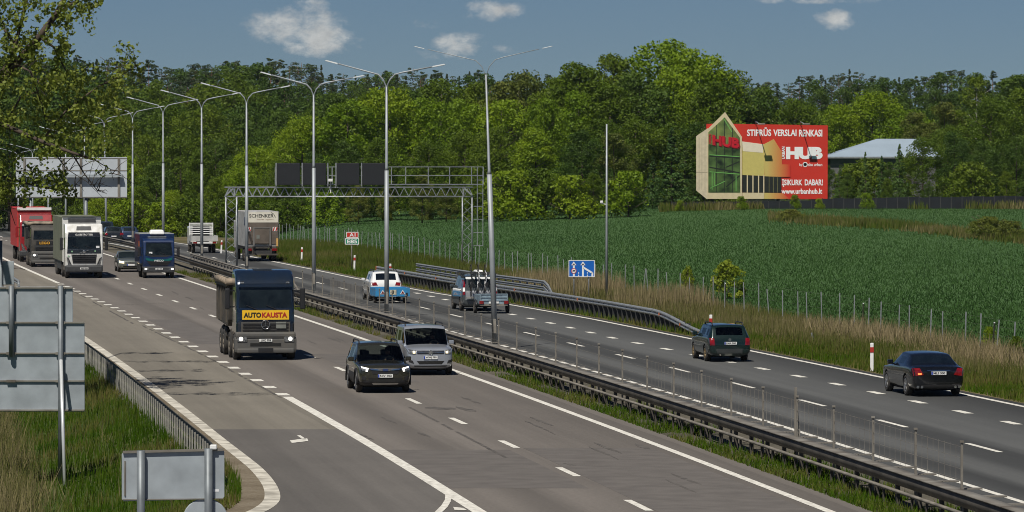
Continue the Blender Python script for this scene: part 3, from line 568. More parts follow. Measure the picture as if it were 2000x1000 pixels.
# ------------------------------------------------------------------ vehicles (local axes: +x forward, +y left, z up, origin on the road)
tyre = mat('tyre_rubber', (.016, .016, .016), .85, var=.3, dirt=(.05, .045, .04)); alloy = mat('alloy_rim', (.42, .42, .42), .35, .8); bronze = mat('bronze_rim', (.35, .26, .14), .4, .6); steel_rim = mat('dusty_steel_rim', (.16, .14, .12), .6, .2, var=.3)
def see_through(name, k, refl=.10):
    m = bpy.data.materials.new(name); m.use_nodes = True; t = m.node_tree; t.nodes.clear(); o = NN(t, 'ShaderNodeOutputMaterial'); tr = NN(t, 'ShaderNodeBsdfTransparent'); tr.inputs[0].default_value = (k*.9, k, k*.97, 1); g = NN(t, 'ShaderNodeBsdfGlossy', Roughness=.04)
    lw = NN(t, 'ShaderNodeLayerWeight', Blend=.25); mx = NN(t, 'ShaderNodeMixShader'); t.links.new(MA(t, 'MAXIMUM', lw.outputs['Fresnel'], refl*.5), mx.inputs[0]); t.links.new(tr.outputs[0], mx.inputs[1]); t.links.new(g.outputs[0], mx.inputs[2]); t.links.new(mx.outputs[0], o.inputs[0]); return m
clear_glass = see_through('tinted_clear_glass', .55)
interior = mat('car_interior', (.03, .03, .032), .8); skin = mat('skin', (.48, .28, .20), .5, var=.05); hair = mat('brown_hair', (.05, .03, .02), .7); shirt = mat('grey_shirt', (.12, .13, .16), .8); seatm = mat('grey_seat', (.07, .07, .075), .8)
def cabin(root, H, belt, hw, cowl, axr, rr):
    MB().bx((rr+.15, -hw*.86, .28), (cowl-.3, hw*.86, .52)).build('cabin_floor', interior, root); MB().prism([(cowl-.02, belt-.12), (cowl-.25, belt-.02), (cowl-.55, belt-.06), (cowl-.55, .55), (cowl-.02, .55)], 'y', -hw*.84, hw*.84, .03).build('dashboard', interior, root)
    for x in (-.12, -1.0):
        for s in (1, -1): m = MB(); m.box((x, s*.37, .56), (.5, .48, .18), .05); m.box((x-.28, s*.37, .86), (.14, .46, .62), .05, Matrix.Rotation(-.2, 3, 'Y')); m.box((x-.37, s*.37, min(1.27, H-.28)), (.09, .24, .18), .035); m.build('seat', seatm, root)
    m = MB(); m.tube([(.42+math.sin(.4)*math.sin(q)*-.18, .37+math.cos(q)*.18, belt-.02+math.sin(q)*.17) for q in np.linspace(0, 2*math.pi, 17)], .016, 6, False); m.build('steering_wheel', black, root)
def person(root, label, shirt_m, z0):
    o = thing('person', label, 'person'); B = [((-.22, 0, .10), .14), ((-.26, 0, .30), .14), ((-.27, 0, .46), .15), ((-.26, 0, .60), .06), ((-.23, 0, .70), .088), ((-.23, 0, .80), .08)]; E = [(0, 1), (1, 2), (2, 3), (3, 4), (4, 5)]
    for s in (1, -1):
        n = len(B); B += [((-.25, s*.19, .53), .065), ((-.06, s*.25, .33), .048), ((.24, s*.17, .42), .034), ((.30, s*.15, .44), .04)]; E += [(2, n), (n, n+1), (n+1, n+2), (n+2, n+3)]
        for k in range(5): i = len(B); a = (k-2)*.016; B += [((.34, s*(.14-(.03 if k == 0 else 0)), .44+a), .010), ((.375-.012*abs(k-2), s*(.115-.01*(k == 0)), .44+a*1.15), .008)]; E += [(n+3, i), (i, i+1)]
        n = len(B); B += [((-.15, s*.10, .09), .085), ((.24, s*.14, .13), .065), ((.40, s*.14, -.18), .045), ((.50, s*.14, -.22), .04)]; E += [(0, n), (n, n+1), (n+1, n+2), (n+2, n+3)]
    me = bpy.data.meshes.new('body'); me.from_pydata([b[0] for b in B], E, []); q = link('tmp', me); q.modifiers.new('k', 'SKIN'); sv = me.skin_vertices[0].data
    for v_, b in zip(sv, B): v_.radius = (b[1], b[1])
    sv[0].use_root = True; sb = q.modifiers.new('s', 'SUBSURF'); sb.levels = 1; ev = evalmesh(q); bpy.data.objects.remove(q); ev.name = 'body'
    ev.materials.clear(); ev.materials.append(shirt_m); ev.materials.append(skin); smooth(ev)
    for p in ev.polygons: c = p.center; p.material_index = 1 if c.z > .60 or (c.x > .02 and c.z > .25) else 0
    link('body', ev, o); m = MB(); m.lathe([(.02, .90), (.075, .875), (.098, .82), (.10, .755), (.085, .73)], (-.245, 0, 0), 'z', 14); m.build('hair', hair, o)
    m = MB(); m.box((-.137, 0, .735), (.035, .025, .045), .008); m.build('nose', skin, o)
    for s in (1, -1): MB().box((-.148, s*.032, .765), (.012, .02, .012)).build('eye', ink, o)
    MB().box((-.146, 0, .69), (.012, .045, .010)).build('mouth', mat('lips', (.35, .12, .10), .5), o)
    a = root.rotation_euler.z; o.rotation_euler.z = a; o.location = root.matrix_basis @ Vector((.06, .37, z0)); return o
glass = mat('dark_glass', (.012, .017, .018), .06, coat=.3, var=.4, scale=1.5, spec=.5); chrome = mat('chrome', (.7, .7, .7), .15, 1.); tailred = mat('tail_light_red', (.22, .006, .008), .15, coat=1., var=.3, scale=9.); lens = mat('clear_lens', (.20, .21, .22), .15, .3, coat=1., var=.5, scale=14.)
lit = mat('lit_headlight', (1., .97, .9), .3, emit=1.1, var=.02); warm = mat('warm_headlight', (1., .85, .55), .3, emit=.8, var=.02); platew = mat('plate_white', (.78, .78, .76), .4, var=.04); plateb = mat('plate_blue', (.02, .06, .42), .4); ink = mat('black_lettering', (.015, .015, .015), .5); under = mat('underbody', (.010, .010, .010), .9)
def wheel(parent, x, s, y, r=.33, w=.22, rimm=None, rr=.66, truck=False):
    m = MB(); m.lathe([(r*.35, -w*.30), (r*.78, -w*.5), (r*.95, -w*.46), (r, -w*.32), (r, w*.32), (r*.95, w*.46), (r*.78, w*.5), (r*rr, w*.30), (r*.2, w*.24)], (0, 0, 0), 'y', 28)
    o = m.build('wheel', tyre, parent); o.location = (x, s*(y-w/2), r)
    if s < 0: o.rotation_euler.z = math.pi
    m = MB()
    if truck: m.lathe([(r*.60, w*.28), (r*.60, w*.46), (r*.52, w*.46), (r*.46, w*.30), (r*.24, w*.30), (r*.22, w*.48), (r*.05, w*.5)], (0, 0, 0), 'y', 20)
    else:
        m.lathe([(r*rr, w*.26), (r*rr, w*.47), (r*rr*.86, w*.45), (r*rr*.84, w*.28)], (0, 0, 0), 'y', 28); m.lathe([(r*.16, w*.26), (r*.15, w*.46), (r*.02, w*.47)], (0, 0, 0), 'y', 12)
        for k in range(5):
            a = k*2*math.pi/5+.3; c, q = math.cos(a), math.sin(a); m.box((c*r*rr*.5, w*.40, q*r*rr*.5), (r*rr*.86, w*.1, r*.13), 0, Matrix.Rotation(-a, 3, 'Y'))
    m.build('rim', rimm or alloy, o); return o
def evalmesh(o):
    bpy.context.view_layer.update(); me = bpy.data.meshes.new_from_object(o.evaluated_get(bpy.context.evaluated_depsgraph_get())); return me
class Veh:
    def __init__(s, root): s.root = root; s.bvh = None
    def set_body(s, me):
        bm = bmesh.new(); bm.from_mesh(me); s.bvh = BVHTree.FromBMesh(bm); bm.free()
    def hit(s, axis, u, v):
        o, d = {'f': ((9, u, v), (-1, 0, 0)), 'r': ((-9, u, v), (1, 0, 0)), 'l': ((u, 9, v), (0, -1, 0)), 'R': ((u, -9, v), (0, 1, 0)), 't': ((u, v, 9), (0, 0, -1))}[axis]
        return s.bvh.ray_cast(Vector(o), Vector(d))
    def patch(s, name, axis, corners, m, off=.008, parent=None, n=5, mirror=False, thick=.015):
        outs = []
        for sg in ((1, -1) if mirror else (1,)):
            V, nv = [], n+1; last = None
            for j in range(nv):
                for i in range(nv):
                    a, b = i/n, j/n; c0, c1, c2, c3 = corners
                    u = (c0[0]*(1-a)+c1[0]*a)*(1-b)+(c3[0]*(1-a)+c2[0]*a)*b; v = (c0[1]*(1-a)+c1[1]*a)*(1-b)+(c3[1]*(1-a)+c2[1]*a)*b
                    ax = axis
                    if mirror:
                        if axis in 'fr': u *= sg
                        elif axis == 'l' and sg < 0: ax = 'R'
                    p, nn, _, _ = s.hit(ax, u, v)
                    if p is None: p, nn = (last if last else (Vector((0, 0, 0)), Vector((0, 0, 1)))); p = Vector({'f': (p.x, u, v), 'r': (p.x, u, v), 'l': (u, p.y, v), 'R': (u, p.y, v), 't': (u, v, p.z)}[ax])
                    last = (p, nn); V.append((p, nn))
            top = [p+nn*off for p, nn in V]; bot = [p-nn*thick for p, nn in V]; N = nv*nv; Fc = []
            for j in range(n):
                for i in range(n):
                    q = j*nv+i; Fc += [(q, q+1, q+nv+1, q+nv), (N+q+nv, N+q+nv+1, N+q+1, N+q)]
            rim = [i for i in range(nv)]+[j*nv+n for j in range(1, nv)]+[n*nv+i for i in range(n-1, -1, -1)]+[j*nv for j in range(n-1, 0, -1)]
            for a, b in zip(rim, rim[1:]+rim[:1]): Fc.append((a, N+a, N+b, b))
            bm = bmesh.new(); vs = [bm.verts.new(p) for p in top+bot]
            for f in Fc: bm.faces.new([vs[k] for k in f])
            bmesh.ops.recalc_face_normals(bm, faces=bm.faces[:]); me = bpy.data.meshes.new(name); bm.to_mesh(me); bm.free(); outs.append(link(name, me, parent or s.root, m))
        return outs if mirror else outs[0]
    def plate(s, axis, y, z, txt, w=.52, h=.115):
        p, nn, _, _ = s.hit(axis, y, z); sg = 1 if axis == 'f' else -1; x = p.x+sg*.02
        o = MB().bx((x-.012, y-w/2, z-h/2), (x+.012, y+w/2, z+h/2)).build('number_plate', platew, s.root); fx = x+sg*.0135
        MB().bx((fx-.001, y-sg*w/2 if sg > 0 else y+w/2-.05, z-h/2+.005), (fx+.001, y-w/2+.05 if sg > 0 else y+w/2, z+h/2-.005)).build('plate_band', plateb, o)
        if txt: text('plate_number', txt, ink, o, (fx, y-sg*(w/2-.07), z-h*.33), (0, sg, 0), (0, 0, 1), w-.11, h*.66, .03, sg*.002 if sg > 0 else .002)
        return o
def place(root, px, py, away, x_ref):        # x_ref: local x of the axle seen on ground pixel (px, py)
    g = G(px, py); y = g.y
    for _ in range(4): g = G(px, py, zr(y)); y = g.y
    sl = slope(y); a = math.atan2(1, sl) if away else math.atan2(-1, -sl)
    root.rotation_euler.z = a; root.location = Vector((g.x-math.cos(a)*x_ref, g.y-math.sin(a)*x_ref, zr(y)+.012))
def car(name, label, cat, L, Wd, H, body, kind='estate', hood=.95, belt=.98, cowl=.85, rf=.25, rr=-1.7, tail=-2.15, deck=None, clad=None, axf=1.35, axr=-1.35, wr=.33, rimm=None, roofw=.78, glassm=None, rails=None, blunt=0., tyrew=.22):
    root = thing(name, label, cat); v = Veh(root); hw = Wd/2; h = L/2; deck = deck or belt+.02; gb = .19
    st = []   # x, zb, zk, ze, zt, w, wt, wbelt
    def add(x, zb, zk, ze, zt, w, wt, wk=None): st.append((x, zb, zk, ze, zt, w*hw, wt*hw, (wk or w*.97)*hw))
    add(h, .36, hood-.26, hood-.22, hood-.20, .74+blunt*.12, .55+blunt*.15)
    add(h-.10, .24, hood-.16, hood-.11, hood-.08, .90+blunt*.05, .70+blunt*.1); add(h-.45, .20, hood-.07, hood-.03, hood, .985, .76)
    add(cowl, gb, belt-.04, belt, hood+.08, 1., .87); add(cowl-.12, gb, belt-.03, belt+.06, hood+.16, 1., .88)
    add(rf, gb, belt, H-.09, H-.015, 1., roofw)
    mid = (axf+axr)/2-.05
    add(mid+.04, gb, belt, H-.07, H, 1., roofw); add(mid-.05, gb, belt, H-.07, H, 1., roofw)
    if kind == 'sedan':
        add(rr+.30, gb, belt+.01, H-.09, H-.02, 1., roofw); add(rr, gb, belt+.02, H-.12, H-.05, 1., roofw-.02); add(tail+.0, gb, deck-.03, deck+.02, deck+.05, .99, .80)
        add(tail-.10, gb, deck-.04, deck+.0, deck+.03, .985, .80); add(-h+.12, .22, deck-.05, deck, deck+.03, .95, .78); add(-h+.02, .26, deck-.10, deck-.05, deck-.02, .90, .76); add(-h, .38, deck-.25, deck-.2, deck-.18, .84, .7)
    else:
        add(axr+.05, gb, belt, H-.075, H-.005, 1., roofw); add(axr-.04, gb, belt, H-.075, H-.005, 1., roofw); add(rr+.12, gb, belt+.01, H-.09, H-.02, .995, roofw-.01); add(rr, gb, belt+.01, H-.11, H-.04, .99, roofw-.02)
        add(tail, gb+.02, deck-.04, deck+.02, deck+.05, .965, .80); add(-h+.04, .26, deck-.16, deck-.11, deck-.09, .93, .78); add(-h, .36, deck-.35, deck-.3, deck-.28, .88, .75)
    n = len(st); bm = bmesh.new(); grid = []
    for (x, zb, zk, ze, zt, w, wt, wk) in st:
        A = Vector((wk, zk)); B = Vector((wt, ze)); half = [(0, zb), (w*.82, zb), (w*.975, zb+.13*min(1, (zk-zb)/.5)), (w, zb+.58*(zk-zb)), tuple(A), tuple(A.lerp(B, .09)), tuple(A.lerp(B, .86)), tuple(B), (wt*.93, ze+.45*(zt-ze)), (0, zt)]
        grid.append([[bm.verts.new((x, sg*a, b)) if (a > 0 or sg > 0) else None for a, b in half] for sg in (1, -1)])
        for i in (0, 9): grid[-1][1][i] = grid[-1][0][i]
    cr = bm.edges.layers.float.new('crease_edge')
    win = {'wind': [(3, 4), (4, 5)]}; side_cells = [(4, 5), (5, 6), (7, 8)] if kind == 'sedan' else [(4, 5), (5, 6), (7, 8), (9, 10)]
    rearc = [(9, 10)] if kind == 'sedan' else [(11, 12)]
    for k in range(n-1):
        for sd in (0, 1):
            a, b = grid[k][sd], grid[k+1][sd]
            for i in range(9):
                q = (a[i], a[i+1], b[i+1], b[i]); q = q if sd == 0 else q[::-1]
                f = bm.faces.new(q); f.smooth = True; mi = 0
                if i in (7, 8) and (k, k+1) in win['wind']: mi = 1
                if (i == 8 or (i == 7 and kind == 'sedan')) and (k, k+1) in rearc: mi = 2
                if i == 5 and (k, k+1) in side_cells: mi = 3
                if i in (1,) or i == 0: mi = 4
                if clad and i == 2 and 2 < k < n-3: mi = 4
                f.material_index = mi
    for k, sgn in ((0, 1), (n-1, -1)):
        for i in range(9):
            l, r = grid[k][0], grid[k][1]; q = [l[i], l[i+1], r[i+1], r[i]]; q = [x for j, x in enumerate(q) if x not in q[:j]]
            f = bm.faces.new(q); f.smooth = True; f.material_index = 4 if i == 0 else 0
    bmesh.ops.recalc_face_normals(bm, faces=bm.faces[:])
    for k in range(n):
        for sd in (0, 1):
            for i in (4, 7):
                if k+1 < n:
                    e = bm.edges.get((grid[k][sd][i], grid[k+1][sd][i]))
                    if e: e[cr] = .45 if i == 4 else .3
    me = bpy.data.meshes.new('body'); bm.to_mesh(me); bm.free()
    for q in range(6): me.materials.append(under)
    o = link('tmp', me); md = o.modifiers.new('s', 'SUBSURF'); md.levels = md.render_levels = 2; ev = evalmesh(o); o.modifiers.clear(); o.data = ev; v.set_body(ev)
    m = MB()
    for x in (axf, axr):
        for sg in (1, -1):
            m.lathe([(wr*1.17, -.16), (wr*1.17, .16)], (x, sg*(hw-.10), wr*1.03), 'y', 28)
    ce = m.mesh('cut'); [ce.materials.append(under) for _ in range(6)]; ce.polygons.foreach_set('material_index', [5]*len(ce.polygons)); co = link('cut', ce)
    bo = o.modifiers.new('b', 'BOOLEAN'); bo.object = co; bo.operation = 'DIFFERENCE'; bo.solver = 'EXACT'; full = evalmesh(o)
    bpy.data.objects.remove(o); bpy.data.objects.remove(co)
    gm = glassm or glass
    for idx, nm, mm in (((0,), 'body', body), ((1,), 'windscreen', gm), ((2,), 'rear_window', gm), ((3,), 'side_window', gm), ((4,), 'sill', clad or body), ((5,), 'wheel_arch', under)):
        b2 = bmesh.new(); b2.from_mesh(full); bmesh.ops.delete(b2, geom=[f for f in b2.faces if f.material_index not in idx], context='FACES')
        if nm == 'side_window':
            for sg in (1, -1):
                b3 = b2.copy(); bmesh.ops.delete(b3, geom=[f for f in b3.faces if f.calc_center_median().y*sg < 0], context='FACES'); me2 = bpy.data.meshes.new(nm); b3.to_mesh(me2); b3.free(); me2.materials.clear(); link(nm, me2, root, mm); [setattr(p, 'material_index', 0) for p in me2.polygons]
        else:
            me2 = bpy.data.meshes.new(nm); b2.to_mesh(me2); me2.materials.clear(); link(nm, me2, root, mm); [setattr(p, 'material_index', 0) for p in me2.polygons]
        b2.free()
    MB().bx((axr-.3, -hw*.7, .17), (axf+.3, hw*.7, .30)).build('underside', under, root)
    for x in (axf, axr):
        for sg in (1, -1): wheel(root, x, sg, hw-.015, wr, tyrew, rimm)
    for sg in (1, -1):
        m = MB(); m.box((cowl-.38, sg*(hw+.07), belt+.10), (.13, .20, .15), .04); m.box((cowl-.36, sg*(hw-.03), belt+.04), (.06, .12, .05)); m.build('wing_mirror', body if rails != 'dm' else black, root)
    if rails:
        for sg in (1, -1):
            y = sg*hw*(roofw-.07); m = MB(); m.tube([(rf-.22, y, H-.06), (rf-.34, y, H+.03), (rf-.6, y, H+.045), (axr-.1, y, H+.045), (rr+.2, y, H+.02), (rr+.12, y, H-.06)], .025, 6); m.build('roof_rail', black, root)
    return root, v
def arch_trim(root, v, hw, axs, wr, m):
    for x in axs:
        for sg in (1, -1):
            mb = MB(); pts = [(x+math.cos(a)*wr*1.22, sg*(hw-.012), wr*1.03+math.sin(a)*wr*1.22) for a in np.linspace(-.25, math.pi+.25, 14)]; mb.tube(pts, .035, 5); mb.build('arch_trim', m, root)
# --- dark olive estate with roof rails, oncoming
olive = mat('dark_olive_paint', (.036, .035, .023), .25, .4, coat=1., var=.1)
r, v = car('estate_car', 'dark olive estate car with roof rails and lit C shaped headlights, coming first', 'car', 4.82, 1.88, 1.69, olive, hood=1.03, belt=1.02, cowl=1.0, rf=.35, rr=-1.85, tail=-2.2, clad=black, axf=1.42, axr=-1.33, wr=.36, rails=True, blunt=.5, glassm=clear_glass); cabin(r, 1.69, 1.02, .94, 1.0, -1.33, -1.85)
place(r, 747, 766, False, 1.5); person(r, 'person in grey driving the dark olive estate car, hands on the steering wheel', shirt, .62)
v.patch('grille', 'f', [(-.44, .66), (.44, .66), (.53, .86), (-.53, .86)], black, .01)
hl = v.patch('headlight', 'f', [(.60, .74), (.86, .80), (.88, .92), (.56, .86)], lens, .012, mirror=True)
v.patch('light_bar', 'f', [(.62, .745), (.68, .75), (.66, .87), (.58, .855)], lit, .022, mirror=True); v.patch('light_bar', 'f', [(.64, .83), (.82, .865), (.82, .90), (.60, .86)], lit, .022, mirror=True)
v.patch('grille_wing', 'f', [(-.50, .80), (-.10, .78), (-.10, .81), (-.54, .85)], chrome, .025); v.patch('grille_wing', 'f', [(.10, .78), (.50, .80), (.54, .85), (.10, .81)], chrome, .025); v.patch('emblem', 'f', [(-.09, .76), (.09, .76), (.09, .83), (-.09, .83)], mat('emblem_blue', (.03, .05, .14), .3), .028)
v.patch('air_intake', 'f', [(-.54, .38), (.54, .38), (.60, .53), (-.60, .53)], under, .01); v.patch('skid_plate', 'f', [(-.42, .31), (.42, .31), (.46, .345), (-.46, .345)], chrome, .015); v.patch('fog_light', 'f', [(.68, .44), (.80, .46), (.80, .60), (.66, .56)], black, .012, mirror=True)
v.plate('f', 0, .60, 'NIV 702'); arch_trim(r, v, .94, (1.42, -1.33), .36, black)
# --- silver high roof van, oncoming
silver = mat('silver_paint', (.42, .45, .50), .28, .5, coat=1., var=.06)
r, v = car('people_carrier', 'silver high roof people carrier driving behind the dark olive estate', 'car', 4.45, 1.80, 1.83, silver, hood=1.07, belt=1.08, cowl=1.12, rf=.42, rr=-2.0, tail=-2.12, axf=1.40, axr=-1.30, wr=.32, roofw=.85, rails=True, blunt=.7, glassm=clear_glass); cabin(r, 1.83, 1.08, .90, 1.12, -1.3, -2.0)
place(r, 836, 732, False, 1.45); person(r, 'person in a dark top driving the silver people carrier', mat('dark_top', (.03, .035, .05), .8), .66)
v.patch('grille', 'f', [(-.50, .80), (.50, .80), (.52, .92), (-.52, .92)], black, .01)
for z in (.835, .885): v.patch('grille_bar', 'f', [(-.50, z), (.50, z), (.50, z+.018), (-.50, z+.018)], chrome, .02)
v.patch('headlight', 'f', [(.54, .79), (.80, .80), (.86, .98), (.54, .93)], lens, .012, mirror=True); v.patch('lamp', 'f', [(.57, .82), (.66, .82), (.66, .90), (.57, .90)], warm, .022, mirror=True)
m = MB(); p = v.hit('f', 0, .86)[0]; m.lathe([(.085, 0), (.085, .02), (.07, .02), (.068, .01)], (p.x+.012, 0, .86), 'x', 20); m.build('emblem', chrome, r)
v.patch('air_intake', 'f', [(-.42, .42), (.42, .42), (.52, .54), (-.52, .54)], under, .01); v.patch('fog_light', 'f', [(.62, .44), (.80, .50), (.80, .60), (.66, .55)], black, .012, mirror=True); v.patch('bumper_lip', 'f', [(-.6, .33), (.6, .33), (.62, .375), (-.62, .375)], black, .012)
v.plate('f', 0, .67, 'WWJ 750')
# --- silver hatchback far, oncoming
r, v = car('saloon_car', 'small silver green car half hidden left of the blue box truck', 'car', 4.4, 1.78, 1.46, mat('silver_green_paint', (.20, .22, .20), .3, .5, coat=1., var=.06), kind='sedan', hood=.90, belt=.90, cowl=.95, rf=.2, rr=-1.3, tail=-1.75, axf=1.35, axr=-1.3, wr=.31)
place(r, 254, 531, False, 1.35)
v.patch('headlight', 'f', [(.46, .58), (.78, .62), (.80, .78), (.46, .70)], warm, .012, mirror=True); v.patch('grille', 'f', [(-.3, .56), (.3, .56), (.36, .66), (-.36, .66)], chrome, .01); v.patch('air_intake', 'f', [(-.5, .33), (.5, .33), (.55, .44), (-.55, .44)], under, .01); v.plate('f', 0, .50, '')
# --- dark green estate, leaving
green = mat('dark_green_paint', (.008, .022, .020), .25, .3, coat=1., var=.1)
r, v = car('estate_car', 'dark green old estate car with bronze rims, driving away on the slip lane side', 'car', 4.40, 1.74, 1.49, green, hood=.93, belt=.95, cowl=.80, rf=.10, rr=-1.80, tail=-2.08, axf=1.30, axr=-1.25, wr=.315, rimm=bronze, rails=True, glassm=clear_glass); cabin(r, 1.49, .95, .87, .80, -1.25, -1.8)
place(r, 1420, 706, True, -1.55)
v.patch('tail_light', 'r', [(.60, .66), (.80, .66), (.80, .94), (.64, .94)], tailred, .012, mirror=True); v.plate('r', -.02, .74, 'LMA 300', .50, .105); v.patch('bumper', 'r', [(-.82, .34), (.82, .34), (.82, .52), (-.82, .52)], mat('bumper_grey', (.03, .035, .035), .6), .02)
m = MB(); p = v.hit('r', 0, .88)[0]; m.lathe([(.06, -.02), (.06, 0)], (p.x, 0, .88), 'x', 16); m.build('emblem', chrome, r); MB().tube([(-2.15, .4, .28), (-2.26, .4, .27)], .03, 8).build('exhaust', galv_old, r); p = v.hit('t', -1.6, 0)[0]
# --- black saloon, leaving
blk = mat('black_paint', (.006, .007, .010), .18, .2, coat=1., var=.1)
r, v = car('saloon_car', 'large black saloon with one glinting tail light, nearest on the right carriageway', 'car', 5.10, 1.90, 1.48, blk, kind='sedan', hood=.95, belt=.97, cowl=.85, rf=.05, rr=-1.35, tail=-1.95, deck=1.02, axf=1.5, axr=-1.50, wr=.35, roofw=.72, glassm=mat('tinted_glass', (.006, .010, .016), .08, coat=.3, var=.2))
place(r, 1823, 773, True, -1.75)
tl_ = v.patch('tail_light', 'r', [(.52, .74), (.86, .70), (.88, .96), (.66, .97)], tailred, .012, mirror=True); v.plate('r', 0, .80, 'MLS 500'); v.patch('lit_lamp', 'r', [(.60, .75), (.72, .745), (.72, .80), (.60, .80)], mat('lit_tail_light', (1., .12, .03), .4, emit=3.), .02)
v.patch('bumper_line', 'r', [(-.88, .46), (.88, .46), (.88, .475), (-.88, .475)], under, .008); v.patch('diffuser', 'r', [(-.55, .28), (.55, .28), (.60, .40), (-.60, .40)], under, .01); v.patch('boot_trim', 'r', [(-.4, .885), (.4, .885), (.4, .905), (-.4, .905)], chrome, .014)
for sg in (1, -1):
    for d in (.58, .72): MB().tube([(-2.4, sg*d, .33), (-2.56, sg*d, .33)], .045, 10).build('exhaust', chrome, r)
# --- white car with blue trailer, leaving
wpaint = mat('white_car_paint', (.74, .75, .75), .25, coat=1., var=.04)
r, v = car('sport_utility_car', 'white sport utility car with dark tinted rear window, towing a blue trailer', 'car', 4.45, 1.82, 1.68, wpaint, hood=1.02, belt=1.06, cowl=.85, rf=.2, rr=-1.75, tail=-2.08, deck=1.08, axf=1.32, axr=-1.28, wr=.35, rails=True, glassm=MATS['tinted_glass'])
place(r, 752, 588, True, -1.6)
v.patch('tail_light', 'r', [(.48, .88), (.84, .86), (.85, 1.03), (.56, 1.05)], tailred, .012, mirror=True); v.patch('bumper', 'r', [(-.8, .36), (.8, .36), (.8, .50), (-.8, .50)], black, .015)
car_loc = r.location.copy(); car_rot = r.rotation_euler.z
tr = thing('car_trailer', 'small bright blue box trailer with warning triangles behind the white car', 'trailer'); blue = mat('trailer_blue', (.03, .26, .55), .4, var=.12, dirt=(.05, .20, .38))
tr.rotation_euler.z = car_rot; tr.location = car_loc+Vector((math.cos(car_rot), math.sin(car_rot), 0))*-4.7+Vector((-.12, 0, 0))
m = MB(); m.bx((-1.3, -.95, .38), (1.3, .95, .43))
for a, b in (((-1.3, -.95, .43), (-1.26, .95, .84)), ((1.26, -.95, .43), (1.3, .95, .84)), ((-1.26, -.95, .43), (1.26, -.91, .84)), ((-1.26, .91, .43), (1.26, .95, .84))): m.bx(a, b, .006)
m.build('box', blue, tr); m = MB(); m.bar((1.3, 0, .40), (2.6, 0, .42), .08); m.bx((-1.2, -.7, .30), (1.2, -.62, .37)); m.bx((-1.2, .62, .30), (1.2, .70, .37)); m.build('drawbar', galv_old, tr)
for sg in (1, -1):
    wheel(tr, -.1, sg, .90, .29, .17, steel_rim); t1 = MB(); t1.prism([(sg*.55-.15, .50), (sg*.55+.15, .50), (sg*.55, .74)], 'x', -1.312, -1.302); k = t1.build('warning_triangle', platew, tr); t2 = MB(); t2.prism([(sg*.55-.09, .535), (sg*.55+.09, .535), (sg*.55, .68)], 'x', -1.318, -1.3125); t2.build('triangle_face', tailred, k)
o = MB().bx((-1.325, -.20, .48), (-1.303, .15, .74)).build('number_plate', mat('plate_cream', (.6, .56, .42), .5, var=.3, scale=9.), tr); MB().bx((-1.33, -.06, .53), (-1.3255, .03, .71)).build('plate_mark', ink, o); MB().bx((-1.33, -.82, .42), (-1.303, -.72, .58)).build('lamp', black, tr)
# --- grey van with bicycles and galvanised trailer, leaving
vgrey = mat('grey_van_paint', (.10, .115, .12), .3, .5, coat=1., var=.08)
r, v = car('passenger_van', 'grey passenger van with a roof rack, carrying upright bicycles behind its rear window', 'van', 4.75, 1.92, 1.88, vgrey, hood=1.10, belt=1.14, cowl=1.35, rf=.75, rr=-2.12, tail=-2.26, deck=1.10, axf=1.62, axr=-1.35, wr=.33, roofw=.82, rimm=steel_rim, blunt=.8)
place(r, 934, 607, True, -1.6); vroot = r
v.patch('tail_light', 'r', [(.80, .85), (.91, .85), (.84, 1.62), (.76, 1.62)], tailred, .015, mirror=True); v.patch('reversing_lamp', 'r', [(.80, 1.02), (.90, 1.02), (.88, 1.22), (.79, 1.22)], white, .02, mirror=True); v.patch('tailgate', 'r', [(-.78, .58), (.78, .58), (.76, 1.06), (-.76, 1.06)], mat('tailgate_silver', (.42, .43, .45), .3, .5, coat=1.), .01)
v.patch('bumper', 'r', [(-.88, .38), (.88, .38), (.88, .55), (-.88, .55)], mat('bumper_grey2', (.22, .23, .24), .5), .02); v.patch('roof_edge', 'r', [(-.74, 1.66), (.74, 1.66), (.72, 1.76), (-.72, 1.76)], wpaint, .015)
m = MB()
for x in (.3, -.7, -1.7): m.bar((x, -.85, 1.97), (x, .85, 1.97), .06, .04); [m.bx((x-.04, sg*.80-.04, 1.80), (x+.04, sg*.80+.04, 1.96)) for sg in (1, -1)]
m.build('roof_rack', dark, r); MB().box((-.9, -.1, 2.06), (1.0, .42, .11), .06, None, (.9, .85)).build('roof_box', white, r)
m = MB()
for sg in (.85, .25, -.3, -.8): m.bx((-2.36, sg-.02, 1.72), (-1.2, sg+.02, 1.99))
m.build('rail', black, r); rackz = .74
MB().bx((-2.75, -.75, rackz-.05), (-2.42, .75, rackz-.02)).build('bike_carrier', galv_old, r)
